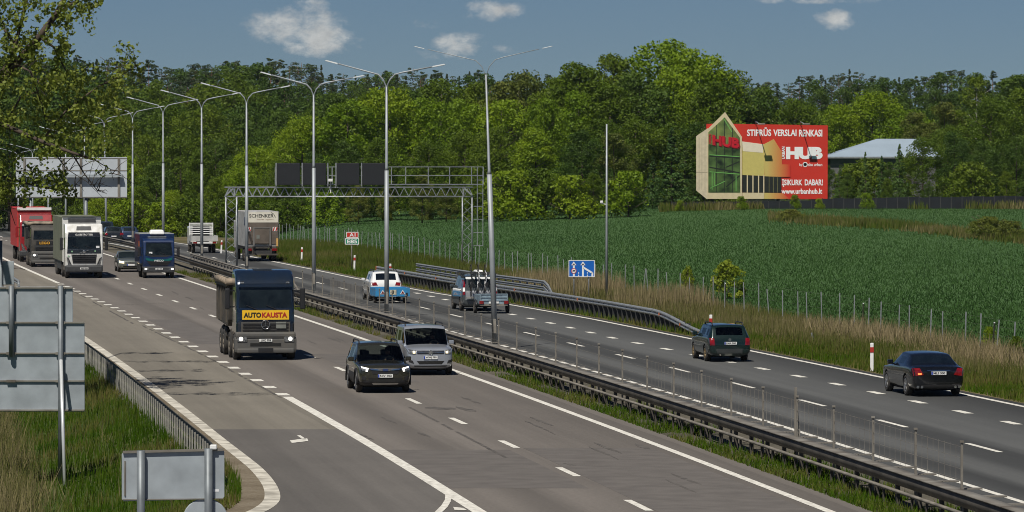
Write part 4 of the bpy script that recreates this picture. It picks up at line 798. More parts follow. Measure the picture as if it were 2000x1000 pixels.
def bicycle(label, fm, yoff, tilt):
    b = thing('bicycle', label, 'bicycle', group='bicycles carried upright behind the grey van'); R = .33
    for nm, x in (('wheel', -.52), ('wheel', .52)):
        m = MB(); m.lathe([(R-.03, -.02), (R, -.012), (R, .012), (R-.03, .02)], (x, 0, R), 'y', 24); bm2 = m.bm
        o = MB(); pts = [(x+math.cos(a)*(R-.012), 0, R+math.sin(a)*(R-.012)) for a in np.linspace(0, 2*math.pi, 25)]; m.bm.free(); o.tube(pts, .018, 6, False)
        for k in range(8): o.bar((x, 0, R), (x+math.cos(k*math.pi/4)*R*.93, 0, R+math.sin(k*math.pi/4)*R*.93), .005)
        o.lathe([(.03, -.04), (.03, .04)], (x, 0, R), 'y', 8); o.build(nm, tyre, b)
    m = MB(); S_, H_, B_ = (-.18, 0, .82), (.36, 0, .84), (-.04, 0, .30)
    for a, c in ((S_, H_), (H_, B_), (S_, B_), ((-.52, 0, R), B_), ((-.52, 0, R), S_), (H_, (.52, 0, R)), (H_, (.34, 0, .95))): m.tube([a, c], .02, 6)
    m.build('frame', fm, b); m = MB(); m.tube([(.34, -.28, .98), (.36, -.1, .96), (.36, .1, .96), (.34, .28, .98)], .014, 6); m.build('handlebar', black, b); m = MB(); m.box((-.22, 0, .90), (.26, .13, .05), .02); m.tube([S_, (-.21, 0, .89)], .014, 6); m.build('saddle', black, b)
    a = vroot.rotation_euler.z; M4 = Matrix.Translation(vroot.location) @ Matrix.Rotation(a, 4, 'Z') @ Matrix.Translation((-2.58, yoff, rackz-.02)) @ Matrix.Rotation(math.pi/2, 4, 'Z') @ Matrix.Rotation(tilt, 4, 'Y')
    b.rotation_mode = 'XYZ'; M2 = Matrix.Translation(vroot.location) @ Matrix.Rotation(a, 4, 'Z') @ Matrix.Translation((-2.78, yoff, rackz-.02)) @ Matrix.Rotation(math.radians(90), 4, 'Y') @ Matrix.Rotation(math.radians(0), 4, 'Z')
    # stands on its rear wheel, nose up, against the tailgate
    M3 = Matrix.Translation(vroot.location) @ Matrix.Rotation(a, 4, 'Z') @ Matrix.Translation((-2.40, yoff, rackz+.92-.05)) @ Matrix.Rotation(-math.pi/2, 4, 'Y')
    lo_, ro_, sc_ = M3.decompose(); b.location = lo_; b.rotation_euler = ro_.to_euler(); return b
bw = mat('bike_white', (.75, .75, .75), .3); bk = mat('bike_black', (.02, .02, .02), .4)
for i, (yo, fm, l) in enumerate(((.55, bk, 'black bicycle leftmost of those stood behind the grey van'), (.18, bw, 'white bicycle second from the left behind the grey van'), (-.20, bw, 'white bicycle beside the lamp post behind the grey van'), (-.62, mat('bike_red', (.12, .02, .02), .4), 'dark red bicycle rightmost of those behind the grey van'))): bicycle(l, fm, yo, 0)
tr = thing('car_trailer', 'low galvanised metal trailer with red lamps behind the grey van', 'trailer'); a = vroot.rotation_euler.z; tr.rotation_euler.z = a-.02; tr.location = vroot.location+Vector((math.cos(a), math.sin(a), 0))*-5.15+Vector((.16, 0, 0)); tg = mat('trailer_galvanised', (.30, .39, .45), .45, .35, var=.2, scale=6.)
m = MB(); m.bx((-1.1, -.72, .50), (1.2, .72, .55))
for p, q in (((-1.1, -.72, .55), (-1.07, .72, 1.02)), ((1.17, -.72, .55), (1.2, .72, .95)), ((-1.07, -.72, .55), (1.17, -.69, .95)), ((-1.07, .69, .55), (1.17, .72, .95))): m.bx(p, q, .005)
for z in (.66, .82, .98): m.bx((-1.13, -.70, z), (-1.101, .70, z+.035))
for y in (-.7, 0, .67): m.bx((-1.135, y-.02, .55), (-1.1305, y+.02, 1.0))
m.build('box', tg, tr); MB().bar((1.2, 0, .46), (2.55, 0, .44), .08).build('drawbar', galv_old, tr); MB().bx((-1.12, -.72, .40), (-1.06, .72, .50)).build('rear_beam', galv_old, tr)
for sg in (1, -1):
    wheel(tr, -.1, sg, .92, .29, .17, steel_rim); MB().bx((-1.16, sg*.64-.11, .50), (-1.136, sg*.64+.11, .66)).build('tail_light', tailred, tr); m = MB(); m.tube([(-.1+math.cos(q)*.36, sg*.83, .29+math.sin(q)*.36) for q in np.linspace(.1, math.pi-.1, 8)], .07, 4); m.build('mudguard', black, tr)
MB().bx((-1.15, -.26, .52), (-1.136, .26, .62)).build('number_plate', platew, tr)
# --- far cars on the right carriageway
for (px, py, l, c) in ((252, 473, 'dark blue car far away just left of the blue box truck', (.03, .05, .10)), (221, 473.5, 'dark grey car far away behind the leaning lamp post base', (.02, .025, .03)), (206, 471, 'dark blue van mostly hidden behind the white lorry mirror', (.015, .025, .045))):
    r, v = car('distant_car', l, 'car', 4.4, 1.78, 1.52 if px != 206 else 1.95, mat('far_paint%d' % px, c, .25, .3, coat=1.), hood=.93, belt=.97 if px != 206 else 1.2, cowl=.85, rf=.15, rr=-1.75, tail=-2.1)
    place(r, px, py, True, -1.4); v.patch('tail_light', 'r', [(.58, .70), (.82, .70), (.82, .92), (.62, .92)], tailred, .012, mirror=True); v.plate('r', 0, .60, '')
# ------------------------------------------------------------------ lorries
def truckwheels(root, xs, hw, r=.5, w=.30, rimm=None, twin=()):
    for i, x in enumerate(xs):
        for s in (1, -1): wheel(root, x, s, hw, r, w if i not in twin else .55, rimm or steel_rim, .6, True)
def cab(root, prof, hw, m, bev=.07, name='cab'):      # prof: (x, z) outline
    o = MB().prism(prof, 'y', -hw, hw, bev, 3).build(name, m, root); v = Veh(root); v.set_body(o.data); return v
def mirror_arm(root, x, z, hw, h=.75, m=None, reach=.24):
    for s in (1, -1):
        mb = MB(); mb.box((x, s*(hw+reach), z), (.16, .20, h), .05); mb.bar((x-.1, s*(hw-.03), z+h*.38), (x, s*(hw+reach-.06), z+h*.38), .05); mb.bar((x-.1, s*(hw-.03), z-h*.38), (x, s*(hw+reach-.06), z-h*.38), .05); mb.build('wing_mirror', m or black, root)
def wipers(v, x, zs, root):
    mb = MB()
    for y in (-.35, .45): p = v.hit('f', y, zs)[0]; q = v.hit('f', y-.42, zs+.16)[0]; mb.bar(p+Vector((.03, 0, 0)), q+Vector((.03, 0, 0)), .025)
    mb.build('wiper', black, root)
# --- white tractor with olive box
wc = mat('white_cab', (.76, .76, .74), .3, coat=.6, var=.06, dirt=(.55, .54, .5)); og = mat('olive_tarpaulin', (.17, .18, .125), .7, var=.12, scale=.6); dg = mat('dark_grey_plastic', (.045, .047, .05), .6, var=.2)
r = thing('lorry', 'white high cab lorry with olive grey box body on the left carriageway', 'lorry')
v = cab(r, [(.0, .75), (2.2, .75), (2.27, 1.3), (2.26, 1.9), (2.10, 2.95), (1.75, 3.55), (.0, 3.62)], 1.235, wc, .10)
place(r, 163, 543, False, 1.45)
MB().bx((-11.5, -1.275, 1.02), (-.35, 1.275, 3.98), .03).build('box_body', og, r); m = MB(); m.bx((-.345, -1.275, 1.02), (-.30, 1.275, 3.98)); m.build('box_front', wc, r); m = MB(); m.bx((-.36, -1.28, 3.981), (-.2, 1.28, 4.03)); m.build('box_frame', dg, r); MB().bx((-.30, -.9, 3.3), (-.08, .9, 3.9), .05).build('cooling_unit', dg, r)
m = MB(); m.bx((-11.3, -.45, .62), (.4, .45, .98)); m.bx((-11.2, -1.2, .45), (-3.5, -1.12, 1.0)); m.bx((-11.2, 1.12, .45), (-3.5, 1.2, 1.0)); m.build('chassis', dark, r)
v.patch('windscreen', 'f', [(-1.10, 1.92), (1.10, 1.92), (1.06, 2.72), (-1.06, 2.72)], glass, .012, n=8); v.patch('header_panel', 'f', [(-1.06, 2.74), (1.06, 2.74), (1.02, 3.0), (-1.02, 3.0)], mat('gloss_black', (.02, .022, .026), .2, coat=.5), .03); v.patch('dash_panel', 'f', [(-1.12, 1.62), (1.12, 1.62), (1.10, 1.90), (-1.10, 1.90)], MATS['gloss_black'], .014)
p = v.hit('f', 0, 2.88)[0]; text('lettering', 'GLOBETROTTER', white, r, (p.x+.06, -.58, 2.80), (0, 1, 0), (0, 0, 1), 1.16, .12, .02, .01)
v.patch('roof_hatch', 'f', [(-.50, 3.14), (.50, 3.14), (.46, 3.40), (-.46, 3.40)], dg, .015)
g = v.patch('grille', 'f', [(-.74, .98), (.74, .98), (.84, 1.56), (-.84, 1.56)], dg, .02)
for z in (1.02, 1.14, 1.26, 1.38, 1.50): v.patch('grille_slat', 'f', [(-.74, z), (.74, z), (.76, z+.05), (-.76, z+.05)], black, .045, g)
v.patch('headlight', 'f', [(.80, .86), (1.06, .90), (1.16, 1.42), (1.0, 1.30)], lens, .02, mirror=True); v.patch('lamp_stripe', 'f', [(.90, .96), (.95, .96), (1.08, 1.34), (1.03, 1.34)], black, .03, mirror=True)
for sg in (1, -1): v.patch('corner_panel', 'f', [(sg*.84, 1.46), (sg*1.14, 1.46), (sg*1.14, 1.60), (sg*.86, 1.60)], wc, .012)
m = MB(); m.box((2.05, 0, .62), (.56, 2.46, .48), .12); m.build('bumper', dg, r); o = MB().bx((2.335, -.27, .58), (2.35, .27, .70)).build('number_plate', platew, r); text('plate_number', 'MGF 504', ink, o, (2.352, -.2, .60), (0, 1, 0), (0, 0, 1), .42, .08, .02)
m = MB(); p = v.hit('f', 0, 1.76)[0]; m.bar((p.x+.03, -.30, 1.66), (p.x+.03, .30, 1.84), .03); m.lathe([(.10, 0), (.10, .02), (.075, .02)], (p.x+.025, 0, 1.75), 'x', 18); m.build('emblem', chrome, r)
for y, z in ((-.80, 1.76), (.72, 1.78), (-1.02, 1.45)): p = v.hit('f', y, z)[0]; MB().lathe([(.055, 0), (.055, .012)], (p.x+.016, y, z), 'x', 12).build('sticker', mat('green_sticker', (.25, .45, .28), .5), r)
p = v.hit('f', .86, 2.0)[0]; MB().bx((p.x+.014, .78, 1.98), (p.x+.02, 1.0, 2.12)).build('paper', lbl, r)
v.patch('door_window', 'l', [(.75, 1.95), (1.95, 1.95), (1.80, 2.65), (.75, 2.70)], glass, .01, mirror=True); mirror_arm(r, 2.0, 2.25, 1.24, .85); wipers(v, 2.2, 1.98, r); [MB().bx((-.1, s*1.1-.12, .5), (1.0, s*1.1+.12, 1.0), .03).build('side_tank', galv_old, r) for s in (1, -1)]
truckwheels(r, (1.45, -2.2, -8.2, -9.5), 1.22)
# --- blue box truck
bb = mat('blue_box_paint', (.007, .024, .085), .35, .1, coat=.5, var=.15); bt = mat('teal_band', (.004, .09, .085), .35, coat=.4)
r = thing('box_truck', 'dark blue box truck with white roof unit beside the central reserve', 'lorry')
v = cab(r, [(.0, .62), (1.62, .62), (1.70, 1.1), (1.66, 1.5), (1.38, 2.42), (1.2, 2.56), (.0, 2.62)], 1.03, bb, .09)
place(r, 309, 543, False, .95)
MB().bx((-4.6, -1.15, .92), (-.05, 1.15, 2.88), .04).build('box_body', bb, r); m = MB(); m.bx((-4.4, -1.14, 2.881), (-.1, 1.14, 2.90)); m.build('box_roof', mat('roof_grey', (.3, .32, .32), .6), r); MB().box((-.35, 0, 3.0), (1.0, 1.0, .30), .09, None, (.8, .85)).build('roof_unit', white, r)
MB().bx((-.1, -.62, 2.64), (.06, .62, 2.70), .02).build('visor_bar', galv, r)
v.patch('windscreen', 'f', [(-.90, 1.50), (.90, 1.50), (.82, 2.28), (-.82, 2.28)], glass, .012, n=8); v.patch('visor', 'f', [(-.84, 2.33), (.84, 2.33), (.80, 2.43), (-.80, 2.43)], bb, .05); v.patch('lower_glass_panel', 'f', [(-.50, 1.40), (.50, 1.40), (.84, 1.49), (-.84, 1.49)], black, .014)
v.patch('teal_stripe', 'f', [(-.45, 1.06), (.45, 1.06), (.45, 1.24), (-.45, 1.24)], bt, .02); v.patch('teal_stripe', 'f', [(.45, 1.06), (.86, 1.20), (.88, 1.36), (.45, 1.24)], bt, .02, mirror=True)
v.patch('grille', 'f', [(-.55, .84), (.55, .84), (.80, 1.12), (-.80, 1.12)], black, .024); p = v.hit('f', 0, 1.15)[0]; text('lettering', 'IVECO', platew, r, (p.x+.035, -.30, 1.09), (0, 1, 0), (0, 0, 1), .60, .12, .02)
m = MB(); m.box((1.48, 0, .56), (.5, 2.08, .40), .08); m.build('bumper', dg, r); v2 = [(-.82, .60), (.82, .60)]
for y, z in v2: m = MB(); m.box((1.735, y, z), (.02, .28, .15), .006); k = m.build('headlight', lens, r); m = MB(); m.box((1.748, y*1.06, z), (.01, .15, .11), .003); m.build('lamp', lit, k)
o = MB().bx((1.735, -.24, .56), (1.752, .24, .67)).build('number_plate', platew, r); text('plate_number', 'LZW 497', ink, o, (1.754, -.17, .58), (0, 1, 0), (0, 0, 1), .36, .07, .02)
p = v.hit('f', -.55, 1.62)[0]; MB().bx((p.x+.014, -.66, 1.57), (p.x+.02, -.44, 1.73)).build('paper', lbl, r); v.patch('door_window', 'l', [(.55, 1.55), (1.45, 1.55), (1.25, 2.25), (.55, 2.3)], glass, .01, mirror=True)
mirror_arm(r, 1.42, 1.75, 1.06, .62, reach=.22); wipers(v, 1.6, 1.54, r); MB().bx((-.9, 1.152, 2.05), (-.25, 1.162, 2.4)).build('orange_notice', mat('orange_notice', (.6, .16, .03), .5), r); MB().bx((-.9, -1.162, 2.05), (-.25, -1.152, 2.4)).build('orange_notice', MATS['orange_notice'], r)
MB().bx((-4.5, -.4, .5), (.5, .4, .9)).build('chassis', dark, r); MB().bx((-3.2, -1.12, .42), (-.3, -1.06, .88)).build('side_guard', dg, r); truckwheels(r, (.95, -2.6), 1.02, .40, .24)
# --- dump truck in front
nb = mat('navy_cab_paint', (.010, .021, .044), .22, .3, coat=1., var=.25, scale=1.2, dirt=(.016, .024, .036)); dirty = mat('dusty_steel_body', (.036, .034, .032), .7, .1, var=.3, scale=1.2, dirt=(.10, .085, .066)); dust = mat('dusty_rim', (.22, .19, .15), .8, var=.3, scale=4.)
yel = mat('banner_yellow', (.85, .50, .02), .5, var=.04); tarp = mat('rolled_tarp', (.30, .24, .18), .85, var=.25, scale=3., bump=.4, bscale=6.)
def dump(label, px, py, cabm, near):
    r = thing('dump_truck', label, 'lorry'); v = cab(r, [(-.1, .95), (2.0, .95), (2.08, 1.5), (2.06, 1.95), (1.90, 2.98), (1.80, 3.16), (1.50, 3.45), (1.1, 3.58), (-.1, 3.60)] if near else [(-.1, .95), (2.0, .95), (2.08, 1.5), (2.06, 1.9), (1.88, 2.75), (1.6, 2.95), (-.1, 2.98)], 1.17 if near else 1.22, cabm, .17)
    place(r, px, py, False, 1.25)
    m = MB(); m.box((1.88, 0, .62), (.52, 2.5, .66), .13); m.box((1.96, 0, 1.0), (.42, 2.42, .26), .09); m.box((1.9, 0, .38), (.54, 2.3, .2), .06); m.build('bumper', mat('lorry_bumper_grey', (.075, .075, .073), .6, var=.25, dirt=(.11, .10, .085)), r)
    v.patch('windscreen', 'f', [(-1.06, 2.10 if near else 1.98), (1.06, 2.10 if near else 1.98), (1.0, 2.88 if near else 2.62), (-1.0, 2.88 if near else 2.62)], glass, .012, n=8)
    if near:
        v.patch('sun_visor', 'f', [(-1.06, 2.91), (1.06, 2.91), (1.02, 3.03), (-1.02, 3.03)], nb, .10, thick=.05); v.patch('grille_upper', 'f', [(-.98, 1.05), (.98, 1.05), (.98, 1.52), (-.98, 1.52)], MATS['lorry_bumper_grey'], .03)
        for z in (1.06, 1.16, 1.30, 1.42): v.patch('grille_slat', 'f', [(-.90, z), (.90, z), (.92, z+.05), (-.92, z+.05)], black, .055)
        b = MB(); p = v.hit('f', 0, 1.72)[0]; b.bx((p.x+.02, -.94, 1.62), (p.x+.05, .94, 2.0)); b = b.build('banner', yel, r)
        w1 = .70; text('lettering', 'AUTO', ink, b, (p.x+.052, -.88, 1.70), (0, 1, 0), (0, 0, 1), w1, .21, .045); text('lettering', 'KAUSTA', redp, b, (p.x+.052, -.88+w1+.03, 1.70), (0, 1, 0), (0, 0, 1), 1.02, .21, .045)
        x = v.hit('f', 0, 1.4)[0].x+.07; m = MB(); m.tube([(x, math.cos(q)*.17, 1.42+math.sin(q)*.17) for q in np.linspace(0, 2*math.pi, 25)], .018, 6, False)
        for q in (90, 210, 330): q = math.radians(q); m.bar((x, 0, 1.38), (x, math.cos(q)*.17, 1.42+math.sin(q)*.17), .028)
        m.build('emblem', chrome, r); MB().bx((x-.02, .42, 1.27), (x-.012, .82, 1.53)).build('metal_patch', mat('patch_grey', (.20, .21, .19), .5), r)
        for sg in (1, -1): v.patch('roof_lamp', 'f', [(sg*.84, 3.06), (sg*.98, 3.06), (sg*.98, 3.13), (sg*.84, 3.13)], lens, .03)
        MB().bx((.35, -.38, 3.602), (1.0, .38, 3.63)).build('roof_hatch', dg, r)
    else:
        v.patch('grille_upper', 'f', [(-.98, 1.05), (.98, 1.05), (.98, 1.56), (-.98, 1.56)], dg, .03); p = v.hit('f', 0, 1.74)[0]; b = MB().bx((p.x+.02, -.86, 1.60), (p.x+.04, .86, 1.86)).build('banner', black, r); text('lettering', 'LEGO', mat('orange_letters', (.75, .38, .03), .5), b, (p.x+.042, -.62, 1.63), (0, 1, 0), (0, 0, 1), .75, .19, .03)
        for z in (1.1, 1.24, 1.38): v.patch('grille_slat', 'f', [(-.90, z), (.90, z), (.92, z+.05), (-.92, z+.05)], black, .055)
    for sg in (1, -1):
        k = MB().box((2.145, sg*.94, .84), (.04, .40, .24), .02).build('headlight', lens, r); m = MB(); m.lathe([(.085, 0), (.07, .02)], (2.166, sg*.99, .85), 'x', 14); m.build('lamp', lit, k)
    MB().bx((2.14, -.62, .56), (2.15, .62, .68)).build('air_intake', under, r)
    if near: o = MB().bx((2.155, -.26, .74), (2.17, .26, .85)).build('number_plate', platew, r); text('plate_number', 'LRC 709', ink, o, (2.172, -.19, .76), (0, 1, 0), (0, 0, 1), .4, .075, .02); MB().bx((2.14, -.3, .34), (2.18, .3, .48)).build('tow_plate', black, r)
    v.patch('door_window', 'l', [(.55, 2.0), (1.75, 2.0), (1.62, 2.7), (.55, 2.75)], glass, .01, mirror=True); mirror_arm(r, 1.85, 2.45, 1.25, .85, black, .26); wipers(v, 1.9, 2.03, r)
    m = MB(); hb = [(-.55, 2.95), (-6.2, 2.95), (-6.6, 2.6), (-6.0, 1.35), (-1.1, 1.25), (-.8, 1.5)]; m.prism(hb, 'y', -1.27, 1.27, .05)
    for x in np.arange(-5.8, -.9, .9): m.bx((x, -1.33, 1.4), (x+.12, 1.33, 2.9))
    m.bx((-6.4, -1.34, 2.86), (-.5, 1.34, 3.0)); m.build('tipper_body', dirty, r)
    m = MB()
    for sg in (-1, 1): m.tube([(-6.2, sg*1.28, 3.08), (-3.5, sg*1.30, 3.1), (-.45, sg*1.28, 3.06)], .14, 8)
    m.tube([(-.5, -1.38, 3.06), (-.48, -.8, 3.12), (-.5, 0, 3.08), (-.48, .8, 3.12), (-.5, 1.3, 3.06)], [.15, .13, .16, .13, .12], 8); m.build('rolled_cover', tarp, r)
    MB().bx((-6.3, -.42, .7), (1.2, .42, 1.2)).build('chassis', dirty, r); truckwheels(r, (1.25, -.75, -3.6, -4.95), 1.24, .52, .32, dust)
    for x in (-.75, -3.6, -4.95):
        for sg in (1, -1): m = MB(); m.tube([(x+math.cos(q)*.60, sg*1.08, .52+math.sin(q)*.60) for q in np.linspace(.35, math.pi-.35, 9)], .09, 4); m.build('mudguard', dirty, r)
    [MB().bx((.15, sg*1.0-.2, .55), (.8, sg*1.0+.2, 1.1), .03).build('step_box', dirty, r) for sg in (1, -1)]
    return r
dump('navy blue cab dump truck with yellow lettered banner below its windscreen', 515, 702, nb, True)
dump('dusty dark dump truck with orange letters, partly hidden by the white lorry', 93, 521, dirty, False)
# --- red lorry
rc = mat('red_cab', (.30, .018, .022), .3, coat=.6, var=.12); r = thing('lorry', 'red high cab lorry with red trailer side behind the branches', 'lorry')
v = cab(r, [(.0, .75), (2.2, .75), (2.27, 1.3), (2.26, 1.9), (2.08, 2.95), (1.72, 3.55), (.0, 3.62)], 1.235, rc, .10); place(r, 70, 511, False, 1.45)
v.patch('windscreen', 'f', [(-1.08, 1.9), (1.08, 1.9), (1.05, 2.66), (-1.05, 2.66)], glass, .012, n=8); v.patch('sun_visor', 'f', [(-1.10, 2.68), (1.10, 2.68), (1.06, 2.82), (-1.06, 2.82)], MATS['roof_grey'], .12, thick=.05); v.patch('header_panel', 'f', [(-1.06, 2.84), (1.06, 2.84), (1.02, 3.06), (-1.02, 3.06)], MATS['gloss_black'], .03); p = v.hit('f', 0, 2.95)[0]; text('lettering', 'GLOBETROTTER', white, r, (p.x+.06, -.58, 2.88), (0, 1, 0), (0, 0, 1), 1.16, .12, .02, .01)
v.patch('roof_hatch', 'f', [(-.52, 3.2), (.52, 3.2), (.48, 3.46), (-.48, 3.46)], black, .015); v.patch('grille', 'f', [(-.72, .98), (.72, .98), (.80, 1.60), (-.80, 1.60)], dg, .02); v.patch('headlight', 'f', [(.80, .86), (1.06, .90), (1.16, 1.42), (1.0, 1.30)], lens, .02, mirror=True); v.patch('chrome_trim', 'f', [(-.9, 1.64), (.9, 1.64), (.9, 1.68), (-.9, 1.68)], chrome, .02)
MB().box((2.05, 0, .62), (.56, 2.46, .48), .12).build('bumper', dg, r); mirror_arm(r, 2.0, 2.25, 1.24, .85, rc); MB().bx((-12., -1.3, 1.05), (-.9, 1.3, 4.0), .03).build('trailer_box', mat('red_tarpaulin', (.50, .03, .03), .6, var=.1), r); MB().bx((-.89, -1.3, 3.85), (-.80, 1.3, 4.06)).build('trailer_frame', platew, r); MB().bx((-11.8, -.45, .6), (.3, .45, 1.0)).build('chassis', dark, r)
[MB().bx((-.2, s*1.1-.12, .5), (1.0, s*1.1+.12, 1.0), .03).build('side_tank', galv_old, r) for s in (1, -1)]; truckwheels(r, (1.45, -2.2, -8.2, -9.5), 1.22)
# --- beige box truck, leaving
br = mat('tail_lift_brown', (.13, .105, .085), .7, var=.22, scale=1.4); sg_ = mat('pale_grey_box', (.42, .43, .43), .6, var=.12, dirt=(.30, .28, .25)); cream = mat('cream_panel', (.74, .70, .60), .5, var=.04)
r = thing('box_truck', 'box truck with lettered cream rear panel and brown tail lift under the gantry', 'lorry'); place(r, 508, 510, True, -6.2)
MB().bx((-7.6, -1.28, 1.12), (.2, 1.28, 3.78), .03).build('box_body', sg_, r); MB().bx((.4, -1.22, .8), (2.4, 1.22, 3.0), .12).build('cab', sg_, r); m = MB()
for x in np.arange(-7.2, 0, .62): m.bx((x, 1.281, 1.15), (x+.05, 1.295, 3.75))
m.build('side_rib', galv, r)
text('lettering', 'JEG', mat('navy_letters', (.03, .05, .12), .5), r, (-7.0, 1.30, 2.75), (-1, 0, 0), (0, 0, 1), -.0+3.2, .62, .03); bx = -7.605
m = MB(); m.bx((bx-.03, -1.22, 2.95), (bx, 1.22, 3.72)); pn = m.build('rear_panel', cream, r); text('lettering', 'SCHENKER', ink, pn, (bx-.031, .96, 3.32), (0, -1, 0), (0, 0, 1), 1.85, .26, .015); text('lettering', 'Stinnes Logistics', mat('brown_letters', (.35, .24, .17), .5), pn, (bx-.031, .40, 3.10), (0, -1, 0), (0, 0, 1), 1.28, .13, .0)
m = MB(); m.tube([(bx-.035, -.72, 3.70), (bx-.035, -.90, 3.58), (bx-.035, -1.02, 3.34)], .022, 5); m.build('pipe', dark, r)
m = MB(); m.bx((bx-.05, -1.24, 1.30), (bx, 1.24, 2.93), .01)
for z in (1.55, 1.78, 2.0, 2.25): m.bx((bx-.06, -1.2, z), (bx-.051, 1.2, z+.025))
m.bx((bx-.12, -.55, 1.35), (bx-.06, .55, 2.55), .015); m.build('tail_lift', br, r); m = MB(); [m.bx((bx-.13, y-.06, 1.2), (bx-.06, y+.06, 2.6)) for y in (-.62, .62)]; m.bx((bx-.14, -.62, 2.5), (bx-.06, .62, 2.58)); m.build('lift_frame', mat('lift_frame', (.16, .15, .14), .6), r); MB().bx((bx-.135, .18, 1.72), (bx-.121, .42, 2.0)).build('notice', MATS['patch_grey'], r)
for y in (1.0, -.98):
    o = MB().bx((bx-.075, y-.17, 2.28), (bx-.062, y+.17, 2.60)).build('warning_board', white, r); m = MB()
    for k in (-.11, .09): s = 1 if y > 0 else -1; m.poly([(bx-.077, y+s*(k-.06), 2.30), (bx-.077, y+s*(k+.04), 2.30), (bx-.077, y+s*(k+.06)+s*.06, 2.58), (bx-.077, y+s*(k-.04)+s*.06, 2.58)])
    m.build('stripe', redp, o); MB().bx((bx-.10, y*1.18-.07, 1.15), (bx-.02, y*1.18+.07, 1.75)).build('side_marker', mat('amber', (.62, .38, .12), .5), r); MB().bx((bx-.06, y*.98-.20, .80), (bx+.02, y*.98+.20, .98)).build('tail_light', tailred, r)
m = MB(); m.bx((bx-.05, -1.2, .46), (bx+.05, 1.2, .58)); m.bx((bx+.02, -1.1, .98), (bx+.1, 1.1, 1.12)); [m.bx((bx+.0, y-.06, .5), (bx+.1, y+.06, 1.1)) for y in (-.7, .7)]; m.build('underrun_bar', dirty, r); MB().bx((-7.4, -.45, .6), (2, .45, 1.1)).build('chassis', dark, r); MB().bx((-7.5, -1.0, .55), (-7.2, 1.0, .9)).build('rear_equipment', dark, r); truckwheels(r, (1.3, -5.0, -6.2), 1.22, .48, .4)
# --- flatbed, leaving
r = thing('flatbed_lorry', 'small white flatbed lorry with slatted headboard, driving away in the distance', 'lorry'); place(r, 398, 494, True, -2.5); wf = mat('dropside_grey', (.46, .46, .44), .6, var=.12)
MB().bx((.2, -1.0, .6), (2.2, 1.0, 2.15), .15).build('cab', wc, r); m = MB(); m.bx((-3.4, -1.1, .98), (.1, 1.1, 1.04)); m.bx((-3.4, -1.1, 1.04), (-3.36, 1.1, 1.42)); m.bx((-3.36, -1.1, 1.04), (.1, -1.06, 1.42)); m.bx((-3.36, 1.06, 1.04), (.1, 1.1, 1.42)); m.build('dropside_bed', wf, r)
m = MB()
for z in (1.5, 1.68, 1.86, 2.04, 2.22, 2.36): m.bx((.1, -1.0, z), (.14, 1.0, z+.07))
for y in (-1.0, 0, .95): m.bx((.08, y, 1.04), (.10, y+.05, 2.45))
m.build('headboard', white, r); MB().bx((.145, -.7, 1.3), (.19, .7, 2.2)).build('rear_window', glass, r)
m = MB(); m.bx((-3.42, -1.0, .78), (-3.34, 1.0, .92)); m.build('light_bar', platew, r)
for sg in (1, -1): MB().bx((-3.45, sg*.8-.16, .79), (-3.425, sg*.8+.16, .92)).build('tail_light', tailred, r)
MB().bx((-3.2, -.4, .5), (1.8, .4, .95)).build('chassis', dark, r); truckwheels(r, (1.4, -2.2), .98, .36, .26)
# --- white car roof seen over the far hedge fence
# ------------------------------------------------------------------ trees
def leaf_mat(name, cols, tr=.38, k=1.62):  # spring leaves are thin and pale
    m = bpy.data.materials.new(name); m.use_nodes = True; t = m.node_tree; t.nodes.clear(); o = NN(t, 'ShaderNodeOutputMaterial')
    at = NN(t, 'ShaderNodeAttribute', attribute_name='tint'); oi = NN(t, 'ShaderNodeObjectInfo'); f = MA(t, 'ADD', MA(t, 'MULTIPLY', at.outputs['Fac'], .5), MA(t, 'MULTIPLY', oi.outputs['Random'], .5))
    cr = NN(t, 'ShaderNodeValToRGB'); t.links.new(f, cr.inputs[0]); e = cr.color_ramp.elements
    for i, c in enumerate(cols):
        x = e[i] if i < 2 else e.new(.5); x.position = .1+.8*i/(len(cols)-1); x.color = (*[q*k for q in c], 1)
    d = NN(t, 'ShaderNodeBsdfPrincipled', Roughness=.55); d.inputs['Specular IOR Level'].default_value = .25; l = NN(t, 'ShaderNodeBsdfTranslucent'); ms = NN(t, 'ShaderNodeMixShader'); ms.inputs[0].default_value = tr
    t.links.new(cr.outputs[0], d.inputs[0]); t.links.new(cr.outputs[0], l.inputs[0]); t.links.new(d.outputs[0], ms.inputs[1]); t.links.new(l.outputs[0], ms.inputs[2]); t.links.new(ms.outputs[0], o.inputs[0]); return m
bark = mat('bark', (.075, .055, .04), .9, var=.3, bump=.5, bscale=8.); pbark = mat('pine_bark', (.16, .085, .05), .9, var=.3); birchb = mat('birch_bark', (.45, .43, .40), .8, var=.5, scale=2., dirt=(.10, .09, .08))
l_bright = leaf_mat('bright_leaves', [(.070, .122, .005), (.108, .164, .006), (.155, .200, .009)]); l_mid = leaf_mat('mid_green_leaves', [(.045, .078, .005), (.065, .101, .006), (.092, .125, .009)])
l_dark = leaf_mat('dark_leaves', [(.028, .057, .008), (.042, .076, .009), (.060, .095, .012)]); l_pine = leaf_mat('pine_needles', [(.022, .040, .018), (.034, .054, .020), (.055, .066, .030)], .15); l_spruce = leaf_mat('spruce_needles', [(.024, .055, .014), (.045, .085, .016), (.070, .105, .020)], .1)
l_olive = leaf_mat('olive_leaves', [(.055, .075, .014), (.09, .105, .016), (.13, .13, .022)])
